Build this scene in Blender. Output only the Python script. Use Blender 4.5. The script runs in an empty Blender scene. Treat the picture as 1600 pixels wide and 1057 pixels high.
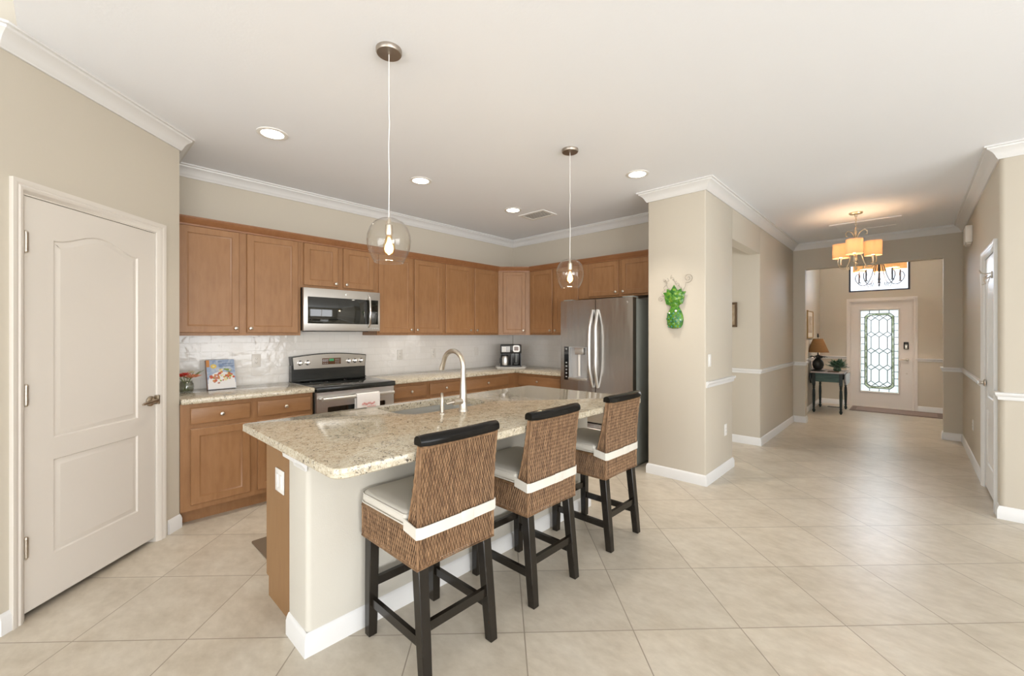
import bpy, bmesh, math, random
from math import sin, cos, pi, sqrt, radians, atan2
from mathutils import Vector, Matrix
random.seed(7)
S = bpy.context.scene
COL = S.collection

# ------------------------------------------------------------------ camera
W_PX, H_PX = 1600, 1057
CAM_H, FOCAL_PX, YAW = 1.378, 661.0, 43.35
cam_d = bpy.data.cameras.new('camera'); cam = bpy.data.objects.new('camera', cam_d); COL.objects.link(cam)
cam_d.sensor_width = 36.0; cam_d.lens = FOCAL_PX / W_PX * 36.0
cam_d.shift_y = -6.1 / W_PX; cam_d.clip_start = 0.03; cam_d.clip_end = 200
cam.location = (0, 0, CAM_H); cam.rotation_euler = (pi / 2, 0, radians(YAW))
S.camera = cam

# ------------------------------------------------------------------ sky, daylight, exposure
world = bpy.data.worlds.new('sky'); S.world = world; world.use_nodes = True
bg = world.node_tree.nodes['Background']
bg.inputs[0].default_value = (0.86, 0.93, 1.0, 1); bg.inputs[1].default_value = 2.0
S.view_settings.view_transform = 'Standard'; S.view_settings.look = 'None'
S.view_settings.exposure = 0.86; S.view_settings.gamma = 1.0; S.view_settings.use_curve_mapping = False

def area_light(name, loc, rot, sx, sy, power, col):
    l = bpy.data.lights.new(name, 'AREA'); l.shape = 'RECTANGLE'; l.size = sx; l.size_y = sy
    l.energy = power; l.color = col
    o = bpy.data.objects.new(name, l); COL.objects.link(o); o.location = loc; o.rotation_euler = rot
    return o
# daylight coming in through the sliding doors of the great room behind the camera and its east windows, plus added fills
DAY = (1.0, 0.975, 0.945)
area_light('daylight_sliding_doors', (0.2, -4.94, 1.2), (radians(90), 0, 0), 4.6, 2.2, 8, DAY)
area_light('ceiling_fill_patio', (0.2, -4.93, 0.9), (radians(132), 0, 0), 4.6, 1.6, 50, DAY)  # upward-tilted lamp added to lift the ceiling, imitating daylight bounced off the patio
area_light('daylight_east_windows', (4.44, -1.4, 1.35), (radians(90), 0, radians(90)), 4.0, 1.8, 22, DAY)
area_light('daylight_nook_windows', (4.44, 2.95, 1.37), (radians(90), 0, radians(90)), 2.4, 1.75, 24, DAY)
area_light('daylight_porch', (-0.44, 13.4, 3.9), (radians(-48), 0, 0), 6.0, 3.6, 900, (0.76, 0.87, 1.0))
area_light('fill_side_passage', (-3.46, 5.33, 1.3), (radians(90), 0, radians(-90)), 0.9, 1.8, 16, DAY)  # fill lamp added at the closed passage end to brighten passage and hall
area_light('ceiling_fill_east', (4.43, -1.4, 1.2), (radians(132), 0, radians(90)), 4.0, 1.5, 150, DAY)  # second upward lamp, added on the east side to brighten the ceiling

# ------------------------------------------------------------------ materials
def new_mat(name):
    m = bpy.data.materials.new(name); m.use_nodes = True
    nt = m.node_tree; return m, nt, nt.nodes['Principled BSDF']
def setp(b, **k):
    names = dict(col='Base Color', rough='Roughness', metal='Metallic', spec='Specular IOR Level', trans='Transmission Weight',
                 ior='IOR', coat='Coat Weight', coat_rough='Coat Roughness', emit='Emission Strength', emitc='Emission Color', aniso='Anisotropic', sub='Subsurface Weight', alpha='Alpha')
    for a, v in k.items():
        i = b.inputs[names[a]]
        i.default_value = (*v, 1) if a in ('col', 'emitc') else v
def N(nt, t, **k):
    n = nt.nodes.new(t)
    for a, v in k.items(): setattr(n, a, v)
    return n
def L(nt, a, b): nt.links.new(a, b)
def obj_coord(nt, scale=(1, 1, 1), rot=(0, 0, 0), loc=(0, 0, 0)):
    t = N(nt, 'ShaderNodeTexCoord'); m = N(nt, 'ShaderNodeMapping')
    m.inputs['Location'].default_value = loc; m.inputs['Rotation'].default_value = rot; m.inputs['Scale'].default_value = scale
    L(nt, t.outputs['Object'], m.inputs[0]); return m.outputs[0]
def noise(nt, vec, scale, detail=2, rough=0.5, dist=0.0):
    n = N(nt, 'ShaderNodeTexNoise'); n.inputs['Scale'].default_value = scale; n.inputs['Detail'].default_value = detail
    n.inputs['Roughness'].default_value = rough; n.inputs['Distortion'].default_value = dist; L(nt, vec, n.inputs['Vector']); return n
def ramp(nt, fac, stops):
    r = N(nt, 'ShaderNodeValToRGB'); e = r.color_ramp.elements
    while len(e) < len(stops): e.new(0.5)
    for k, (p, c) in enumerate(stops): e[k].position = p; e[k].color = (*c, 1)
    L(nt, fac, r.inputs[0]); return r.outputs[0]
def bump(nt, b, h, strength, dist=0.002):
    n = N(nt, 'ShaderNodeBump'); n.inputs['Strength'].default_value = strength; n.inputs['Distance'].default_value = dist
    L(nt, h, n.inputs['Height']); L(nt, n.outputs[0], b.inputs['Normal'])
def plain(name, col, rough=0.5, **k):
    m, nt, b = new_mat(name); setp(b, col=col, rough=rough, **k); return m
def mixc(nt, fac, a, b, mode='MIX'):
    n = N(nt, 'ShaderNodeMix', data_type='RGBA', blend_type=mode)
    for sock, v in ((n.inputs[0], fac), (n.inputs[6], a), (n.inputs[7], b)):
        if isinstance(v, tuple): sock.default_value = (*v, 1)
        elif isinstance(v, (int, float)): sock.default_value = v
        else: L(nt, v, sock)
    return n.outputs[2]

def paint(name, col, scale=220, strength=0.12, rough=0.62):
    m, nt, b = new_mat(name); v = obj_coord(nt); setp(b, col=col, rough=rough, spec=0.3)
    n = noise(nt, v, scale, 3); bump(nt, b, n.outputs[0], strength, 0.002); return m
M = {}
M['wall'] = paint('beige_wall_paint', (0.55, 0.505, 0.425), 160, 0.15)
M['ceil'] = paint('white_ceiling_texture', (0.86, 0.885, 0.93), 70, 0.25, 0.75)
M['trim'] = plain('white_trim_paint', (0.72, 0.72, 0.715), 0.35)
M['door'] = plain('white_door_paint', (0.66, 0.62, 0.565), 0.38)
M['fdoor'] = plain('front_door_paint', (0.74, 0.70, 0.66), 0.4)

def m_tile():
    m, nt, b = new_mat('beige_porcelain_tile')
    P = 0.507; a = radians(45)
    v = obj_coord(nt, rot=(0, 0, -a), loc=(-1.127 % P, 0, 0))
    mp = v.node; mp.inputs['Location'].default_value = (-(1.127 % P), -(1.950 % P), 0)
    br = N(nt, 'ShaderNodeTexBrick'); br.offset = 0.0; br.squash = 1.0
    br.inputs['Color1'].default_value = (0.0, 0, 0, 1); br.inputs['Color2'].default_value = (1, 1, 1, 1)
    br.inputs['Mortar'].default_value = (0.5, 0.5, 0.5, 1)
    br.inputs['Scale'].default_value = 1; br.inputs['Mortar Size'].default_value = 0.0029; br.inputs['Mortar Smooth'].default_value = 0.2
    br.inputs['Brick Width'].default_value = P; br.inputs['Row Height'].default_value = P
    L(nt, v, br.inputs['Vector'])
    v3 = obj_coord(nt, rot=(0, 0, -radians(62)), scale=(1.0, 1.7, 1.0))
    n1 = noise(nt, v3, 3.2, 6, 0.58, 0.15); n2 = noise(nt, v3, 14, 4, 0.6)
    c = ramp(nt, n1.outputs[0], [(0.22, (0.41, 0.355, 0.27)), (0.5, (0.555, 0.497, 0.405)), (0.78, (0.64, 0.59, 0.50))])
    c2 = mixc(nt, 0.35, c, ramp(nt, n2.outputs[0], [(0.25, (0.37, 0.315, 0.235)), (0.75, (0.68, 0.62, 0.52))]))
    tint = ramp(nt, br.outputs['Color'], [(0, (0.93, 0.93, 0.93)), (1, (1.04, 1.04, 1.04))])
    c3 = mixc(nt, 1.0, c2, tint, 'MULTIPLY')
    c4 = mixc(nt, br.outputs['Fac'], c3, (0.29, 0.245, 0.19))
    L(nt, c4, b.inputs['Base Color'])
    r = N(nt, 'ShaderNodeMapRange'); r.inputs[3].default_value = 0.285; r.inputs[4].default_value = 0.34
    L(nt, n1.outputs[0], r.inputs[0]); L(nt, r.outputs[0], b.inputs['Roughness']); setp(b, spec=0.5)
    inv = N(nt, 'ShaderNodeMath', operation='MULTIPLY_ADD'); inv.inputs[1].default_value = -1.0; inv.inputs[2].default_value = 1.0
    L(nt, br.outputs['Fac'], inv.inputs[0])
    add = N(nt, 'ShaderNodeMath', operation='MULTIPLY_ADD'); add.inputs[1].default_value = 0.10
    L(nt, n2.outputs[0], add.inputs[0]); L(nt, inv.outputs[0], add.inputs[2])
    bump(nt, b, add.outputs[0], 0.22, 0.0015); return m
M['tile'] = m_tile()

def m_subway():
    m, nt, b = new_mat('white_subway_tile')
    t = N(nt, 'ShaderNodeTexCoord'); s = N(nt, 'ShaderNodeSeparateXYZ'); c = N(nt, 'ShaderNodeCombineXYZ')
    L(nt, t.outputs['Object'], s.inputs[0]); L(nt, s.outputs[0], c.inputs[0]); L(nt, s.outputs[2], c.inputs[1])
    br = N(nt, 'ShaderNodeTexBrick'); br.offset = 0.5; br.squash = 1
    br.inputs['Color1'].default_value = (0.78, 0.755, 0.715, 1); br.inputs['Color2'].default_value = (0.75, 0.725, 0.685, 1)
    br.inputs['Mortar'].default_value = (0.70, 0.675, 0.63, 1); br.inputs['Scale'].default_value = 1
    br.inputs['Mortar Size'].default_value = 0.0016; br.inputs['Brick Width'].default_value = 0.153; br.inputs['Row Height'].default_value = 0.0765
    L(nt, c.outputs[0], br.inputs['Vector']); L(nt, br.outputs['Color'], b.inputs['Base Color']); setp(b, rough=0.10, spec=0.6)
    n = noise(nt, c.outputs[0], 13, 2, 0.5, 0.4)
    a = N(nt, 'ShaderNodeMath', operation='MULTIPLY_ADD'); a.inputs[1].default_value = -0.18
    L(nt, br.outputs['Fac'], a.inputs[0]); L(nt, n.outputs[0], a.inputs[2]); bump(nt, b, a.outputs[0], 0.75, 0.004); return m
M['subway'] = m_subway()

def m_wood(name, dark, mid, light, rough=0.38, horiz=False):
    m, nt, b = new_mat(name)
    v = obj_coord(nt, scale=(2.2, 9, 9) if horiz else (9, 9, 1.6))
    n1 = noise(nt, v, 3.2, 5, 0.6, 0.35); v2 = obj_coord(nt); n2 = noise(nt, v2, 4.0, 3)
    c = ramp(nt, n1.outputs[0], [(0.28, dark), (0.5, mid), (0.75, light)])
    c2 = mixc(nt, 0.25, c, ramp(nt, n2.outputs[0], [(0.3, dark), (0.7, light)]))
    L(nt, c2, b.inputs['Base Color']); setp(b, rough=rough, spec=0.4); bump(nt, b, n1.outputs[0], 0.05, 0.001); return m
M['maple'] = m_wood('honey_maple', (0.245, 0.120, 0.050), (0.287, 0.145, 0.062), (0.33, 0.172, 0.078))
M['mapleh'] = m_wood('honey_maple_crosswise', (0.245, 0.120, 0.050), (0.287, 0.145, 0.062), (0.33, 0.172, 0.078), horiz=True)
M['mapledk'] = m_wood('maple_crown', (0.215, 0.092, 0.036), (0.255, 0.112, 0.046), (0.29, 0.135, 0.058), horiz=True)
M['veneer'] = m_wood('maple_end_veneer', (0.25, 0.135, 0.057), (0.27, 0.15, 0.064), (0.29, 0.163, 0.072), 0.5)
M['espresso'] = m_wood('espresso_wood', (0.010, 0.0075, 0.005), (0.014, 0.011, 0.008), (0.02, 0.016, 0.012), 0.22)
M['blackwood'] = m_wood('black_lacquer_wood', (0.004, 0.0035, 0.003), (0.005, 0.0045, 0.004), (0.007, 0.006, 0.005), 0.16)
M['blackwood'].node_tree.nodes['Principled BSDF'].inputs['Specular IOR Level'].default_value = 0.25

def m_granite():
    m, nt, b = new_mat('cream_granite'); v = obj_coord(nt)
    n1 = noise(nt, v, 40, 5, 0.65, 0.5)
    base = ramp(nt, n1.outputs[0], [(0.3, (0.36, 0.31, 0.22)), (0.48, (0.52, 0.465, 0.355)), (0.7, (0.60, 0.55, 0.44))])
    vo = N(nt, 'ShaderNodeTexVoronoi'); vo.inputs['Scale'].default_value = 150; L(nt, v, vo.inputs['Vector'])
    n2 = noise(nt, v, 85, 4, 0.7, 0.8); n3 = noise(nt, v, 12, 3, 0.6)
    sp = N(nt, 'ShaderNodeMath', operation='MULTIPLY_ADD'); sp.inputs[1].default_value = 0.35
    L(nt, n3.outputs[0], sp.inputs[0]); L(nt, n2.outputs[0], sp.inputs[2])
    dark = ramp(nt, sp.outputs[0], [(0.755, (0, 0, 0)), (0.80, (1, 1, 1))])
    tan = ramp(nt, n2.outputs[0], [(0.36, (1, 1, 1)), (0.43, (0, 0, 0))])
    c = mixc(nt, tan, base, (0.27, 0.20, 0.125)); c = mixc(nt, dark, c, (0.075, 0.06, 0.048))
    wh = ramp(nt, vo.outputs['Color'], [(0.85, (0, 0, 0)), (0.9, (1, 1, 1))])
    f = N(nt, 'ShaderNodeMath', operation='MULTIPLY'); f.inputs[1].default_value = 0.5; L(nt, wh, f.inputs[0])
    c = mixc(nt, f.outputs[0], c, (0.74, 0.70, 0.61))
    L(nt, c, b.inputs['Base Color']); setp(b, rough=0.10, spec=0.55); return m
M['granite'] = m_granite()

def m_steel(name, col, rough, sc=(3, 3, 400), st=0.03, aniso=0.4):
    m, nt, b = new_mat(name); v = obj_coord(nt, scale=sc); n = noise(nt, v, 1.0, 2)
    setp(b, col=col, rough=rough, metal=1.0, aniso=aniso); bump(nt, b, n.outputs[0], st, 0.001); return m
M['steel'] = m_steel('brushed_stainless', (0.62, 0.605, 0.58), 0.36, (400, 3, 3))
def m_fridge():
    m, nt, b = new_mat('fridge_stainless'); v = obj_coord(nt, scale=(7, 1, 1.1)); n = noise(nt, v, 1.0, 2, 0.5)
    v2 = obj_coord(nt, scale=(3, 3, 380)); n2 = noise(nt, v2, 1.0, 2)
    a = N(nt, 'ShaderNodeMath', operation='MULTIPLY_ADD'); a.inputs[1].default_value = 0.02
    L(nt, n2.outputs[0], a.inputs[0]); L(nt, n.outputs[0], a.inputs[2])
    setp(b, col=(0.46, 0.445, 0.425), rough=0.24, metal=1.0); bump(nt, b, a.outputs[0], 0.5, 0.012); return m
M['fridge'] = m_fridge()
M['consolesteel'] = plain('dark_console_steel', (0.40, 0.375, 0.34), 0.3, metal=1.0)
M['sinksteel'] = plain('satin_sink_steel', (0.50, 0.50, 0.475), 0.42, metal=0.55)
M['nickel'] = plain('brushed_nickel', (0.62, 0.57, 0.50), 0.28, metal=1.0)
M['satin'] = plain('satin_handle_steel', (0.66, 0.65, 0.63), 0.36, metal=1.0)
M['nickeldk'] = plain('aged_nickel', (0.42, 0.36, 0.28), 0.3, metal=1.0)
M['canopy'] = plain('satin_nickel_canopy', (0.42, 0.37, 0.32), 0.38, metal=1.0)
M['chrome'] = plain('polished_metal', (0.78, 0.77, 0.75), 0.10, metal=1.0)
M['champagne'] = plain('champagne_metal', (0.66, 0.58, 0.45), 0.3, metal=0.9)
M['iron'] = plain('dark_iron', (0.07, 0.075, 0.095), 0.45, metal=0.5)
M['blackglass'] = plain('black_glass', (0.006, 0.006, 0.006), 0.05, spec=0.6)
M['ovenglass'] = plain('tinted_oven_glass', (0.012, 0.013, 0.011), 0.04, spec=0.8)
M['blackplastic'] = plain('black_plastic', (0.012, 0.012, 0.012), 0.3)
M['blackenamel'] = plain('black_enamel', (0.014, 0.015, 0.013), 0.22)
M['greycase'] = plain('grey_appliance_case', (0.20, 0.215, 0.20), 0.4)
M['greyplastic'] = plain('light_grey_plastic', (0.42, 0.42, 0.42), 0.3)
M['white'] = plain('white_plastic', (0.80, 0.79, 0.76), 0.35)
M['almond'] = plain('almond_plastic', (0.70, 0.67, 0.62), 0.35)
M['slot'] = plain('dark_slot', (0.03, 0.03, 0.03), 0.6)
M['green_led'] = plain('green_display', (0.02, 0.10, 0.04), 0.3, emit=0.12, emitc=(0.1, 0.8, 0.3))
M['chinese_white'] = plain('white_ceramic', (0.78, 0.77, 0.74), 0.2)
M['copper'] = plain('bronze_display', (0.10, 0.045, 0.02), 0.2)
def m_fabric(name, col, sc=700, st=0.25):
    m, nt, b = new_mat(name); v = obj_coord(nt); w = noise(nt, v, sc, 2)
    setp(b, col=col, rough=0.9, spec=0.15); bump(nt, b, w.outputs[0], st, 0.001); return m
M['cushion'] = m_fabric('ivory_cotton', (0.66, 0.63, 0.565))
M['towel'] = m_fabric('white_towel', (0.80, 0.77, 0.74), 500, 0.4)
M['red_thread'] = m_fabric('red_print', (0.62, 0.10, 0.09))
M['mat'] = m_fabric('brown_mat', (0.17, 0.125, 0.085), 300, 0.5)
M['mat_print'] = m_fabric('cream_print', (0.70, 0.66, 0.58))
M['rug'] = m_fabric('faded_red_rug', (0.30, 0.235, 0.21), 60, 0.5)
M['rug_border'] = m_fabric('rug_border', (0.22, 0.17, 0.15), 60, 0.5)
def m_wicker():
    m, nt, b = new_mat('brown_wicker'); v = obj_coord(nt, scale=(1, 1, 0.35)); n = noise(nt, v, 60, 3, 0.7)
    g = N(nt, 'ShaderNodeNewGeometry')
    c = ramp(nt, n.outputs[0], [(0.3, (0.135, 0.074, 0.038)), (0.5, (0.23, 0.135, 0.070)), (0.7, (0.34, 0.21, 0.115))])
    t = ramp(nt, g.outputs['Random Per Island'], [(0, (0.72, 0.70, 0.68)), (1, (1.15, 1.12, 1.1))])
    L(nt, mixc(nt, 1.0, c, t, 'MULTIPLY'), b.inputs['Base Color']); setp(b, rough=0.5, spec=0.35); return m
M['wicker'] = m_wicker()
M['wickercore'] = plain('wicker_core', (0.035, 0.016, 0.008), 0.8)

def m_clear(name, tint=(1, 1, 1), gloss=0.0, rough=0.02, fmul=1.0):
    m, nt, b = new_mat(name); nt.nodes.remove(b); out = nt.nodes['Material Output']
    tr = N(nt, 'ShaderNodeBsdfTransparent'); tr.inputs[0].default_value = (*tint, 1)
    gl = N(nt, 'ShaderNodeBsdfGlossy'); gl.inputs['Roughness'].default_value = rough
    lw = N(nt, 'ShaderNodeLayerWeight'); lw.inputs[0].default_value = 0.5
    fr = N(nt, 'ShaderNodeMath', operation='POWER'); fr.inputs[1].default_value = 4.0; L(nt, lw.outputs['Facing'], fr.inputs[0])
    ad = N(nt, 'ShaderNodeMath', operation='MULTIPLY_ADD'); ad.inputs[1].default_value = fmul; ad.inputs[2].default_value = gloss
    L(nt, fr.outputs[0], ad.inputs[0])
    mx = N(nt, 'ShaderNodeMixShader'); L(nt, ad.outputs[0], mx.inputs[0]); L(nt, tr.outputs[0], mx.inputs[1]); L(nt, gl.outputs[0], mx.inputs[2])
    L(nt, mx.outputs[0], out.inputs[0]); return m
M['glass'] = m_clear('clear_glass', (0.985, 0.98, 0.97), 0.03, 0.02, 0.60)
M['pane'] = m_clear('window_pane', (0.72, 0.74, 0.76), 0.0, 0.02, 0.5)
def m_textured(name, tint, mixv):
    m, nt, b = new_mat(name); nt.nodes.remove(b); out = nt.nodes['Material Output']
    tr = N(nt, 'ShaderNodeBsdfTransparent'); tr.inputs[0].default_value = (*tint, 1)
    tl = N(nt, 'ShaderNodeBsdfTranslucent'); tl.inputs[0].default_value = (*tint, 1)
    mx = N(nt, 'ShaderNodeMixShader'); mx.inputs[0].default_value = mixv
    L(nt, tr.outputs[0], mx.inputs[1]); L(nt, tl.outputs[0], mx.inputs[2]); L(nt, mx.outputs[0], out.inputs[0]); return m
M['leaded'] = m_textured('textured_door_glass', (0.50, 0.505, 0.49), 0.45)
M['greenglass'] = m_textured('green_ripple_glass', (0.22, 0.34, 0.16), 0.4)
_g = M['greenglass'].node_tree; _n = noise(_g, obj_coord(_g), 16, 3, 0.7)
_c = ramp(_g, _n.outputs[0], [(0.38, (0.16, 0.185, 0.10)), (0.5, (0.33, 0.345, 0.22)), (0.62, (0.52, 0.515, 0.46))])
for _k in _g.nodes:
    if _k.type in ('BSDF_TRANSPARENT', 'BSDF_TRANSLUCENT'): L(_g, _c, _k.inputs[0])
def m_glow(name, col, strength, base=(0.8, 0.7, 0.5)):
    m, nt, b = new_mat(name); setp(b, col=base, rough=0.5, emit=strength, emitc=col); return m
M['bulb'] = m_glow('lit_bulb', (1.0, 0.66, 0.28), 16.0)
M['jarglass'] = m_clear('jar_glass', (0.82, 0.84, 0.80), 0.12, 0.03, 0.7)
M['bulbfil'] = m_glow('lit_bulb_core', (1.0, 0.70, 0.34), 3.2)
M['bulbhalo_clear'] = m_clear('amber_bulb_glass', (1.0, 0.86, 0.62), 0.05, 0.02, 0.4)
M['led'] = m_glow('lit_downlight_lens', (1.0, 0.93, 0.82), 9.0)
def m_shade(name, col, es, ec):
    m, nt, b = new_mat(name); v = obj_coord(nt); n = noise(nt, v, 300, 2)
    setp(b, col=col, rough=0.85, emit=es, emitc=ec); bump(nt, b, n.outputs[0], 0.2, 0.001); return m
def m_translucent(name, col, mixv, es, ec):
    m, nt, b = new_mat(name); setp(b, col=col, rough=0.85, emit=es, emitc=ec)
    tl = N(nt, 'ShaderNodeBsdfTranslucent'); tl.inputs[0].default_value = (*col, 1); mx = N(nt, 'ShaderNodeMixShader'); mx.inputs[0].default_value = mixv
    L(nt, b.outputs[0], mx.inputs[1]); L(nt, tl.outputs[0], mx.inputs[2]); L(nt, mx.outputs[0], nt.nodes['Material Output'].inputs[0]); return m
M['shade_lit'] = m_translucent('lit_fabric_shade', (0.64, 0.47, 0.33), 0.45, 0.14, (1.0, 0.55, 0.25))
M['shade_foyer'] = m_shade('lit_amber_shade', (0.60, 0.36, 0.18), 0.35, (1.0, 0.45, 0.14))
M['burlap'] = m_fabric('tan_woven_shade', (0.165, 0.092, 0.038), 250, 0.6)
M['teal'] = m_wood('worn_teal_paint', (0.035, 0.075, 0.070), (0.055, 0.11, 0.10), (0.10, 0.165, 0.145), 0.5, True)
M['tealdk'] = m_wood('dark_teal_paint', (0.006, 0.012, 0.012), (0.010, 0.02, 0.02), (0.03, 0.055, 0.052), 0.4)
M['tabletop'] = plain('lavender_grey_top', (0.36, 0.33, 0.34), 0.25)
M['bronze'] = plain('dark_bronze', (0.012, 0.014, 0.012), 0.35)
def m_glaze(name, a, b_, c_, sc=35, rough=0.15):
    m, nt, b = new_mat(name); v = obj_coord(nt); n = noise(nt, v, sc, 3, 0.6, 0.5)
    L(nt, ramp(nt, n.outputs[0], [(0.3, a), (0.5, b_), (0.7, c_)]), b.inputs['Base Color']); setp(b, rough=rough, spec=0.6)
    bump(nt, b, n.outputs[0], 0.5, 0.004); return m
M['greenart'] = m_glaze('green_art_glass', (0.014, 0.085, 0.022), (0.055, 0.20, 0.018), (0.20, 0.34, 0.03))
M['tealart'] = m_glaze('teal_art_glass', (0.01, 0.09, 0.07), (0.03, 0.20, 0.12), (0.14, 0.33, 0.12))
M['leafgreen'] = m_glaze('dark_leaf_green', (0.02, 0.06, 0.035), (0.05, 0.12, 0.07), (0.16, 0.24, 0.16), 45, 0.3)
M['leaf'] = m_glaze('fresh_leaf', (0.08, 0.14, 0.03), (0.16, 0.22, 0.06), (0.42, 0.42, 0.22), 25, 0.5)
M['petal_red'] = plain('red_petal', (0.60, 0.045, 0.03), 0.5)
M['petal_peach'] = plain('peach_petal', (0.68, 0.26, 0.14), 0.5)
M['petal_cream'] = plain('cream_petal', (0.66, 0.58, 0.38), 0.5)
M['wire'] = plain('wall_art_wire', (0.30, 0.27, 0.23), 0.35, metal=0.6)
M['gold'] = plain('antique_gold_frame', (0.34, 0.22, 0.08), 0.4, metal=0.5)
M['darkframe'] = plain('brown_picture_frame', (0.10, 0.06, 0.03), 0.4)
M['paper'] = plain('cream_paper', (0.62, 0.57, 0.47), 0.6)
M['print'] = m_glaze('sepia_print', (0.20, 0.14, 0.08), (0.34, 0.26, 0.17), (0.46, 0.38, 0.28), 9, 0.5)
M['bookblue'] = m_glaze('blue_cover', (0.16, 0.24, 0.42), (0.32, 0.40, 0.54), (0.50, 0.55, 0.62), 16, 0.25)
M['bookink'] = plain('dark_blue_ink', (0.06, 0.09, 0.2), 0.4)
M['spine'] = plain('brown_spine', (0.24, 0.13, 0.08), 0.4)
M['pages'] = plain('book_pages', (0.7, 0.66, 0.58), 0.7)
M['plate'] = plain('white_plate_print', (0.72, 0.71, 0.70), 0.3)
M['food_green'] = plain('salad_green', (0.22, 0.30, 0.05), 0.4)
M['food_red'] = plain('tomato_red', (0.48, 0.09, 0.04), 0.4)
M['food_pink'] = plain('salmon_pink', (0.45, 0.19, 0.14), 0.4)
M['food_yellow'] = plain('lemon_yellow', (0.70, 0.50, 0.10), 0.4)
M['food_orange'] = plain('pepper_orange', (0.55, 0.22, 0.05), 0.4)
M['food_cream'] = plain('cream_food', (0.70, 0.62, 0.36), 0.4)
M['winframe'] = plain('dark_window_frame', (0.03, 0.035, 0.055), 0.4)
M['lead'] = plain('lead_came', (0.10, 0.10, 0.105), 0.4, metal=0.6)
M['lawn'] = m_fabric('lawn_green', (0.10, 0.20, 0.05), 30, 0.6)
M['concrete'] = paint('porch_concrete', (0.5, 0.48, 0.45), 30, 0.3)

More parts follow.
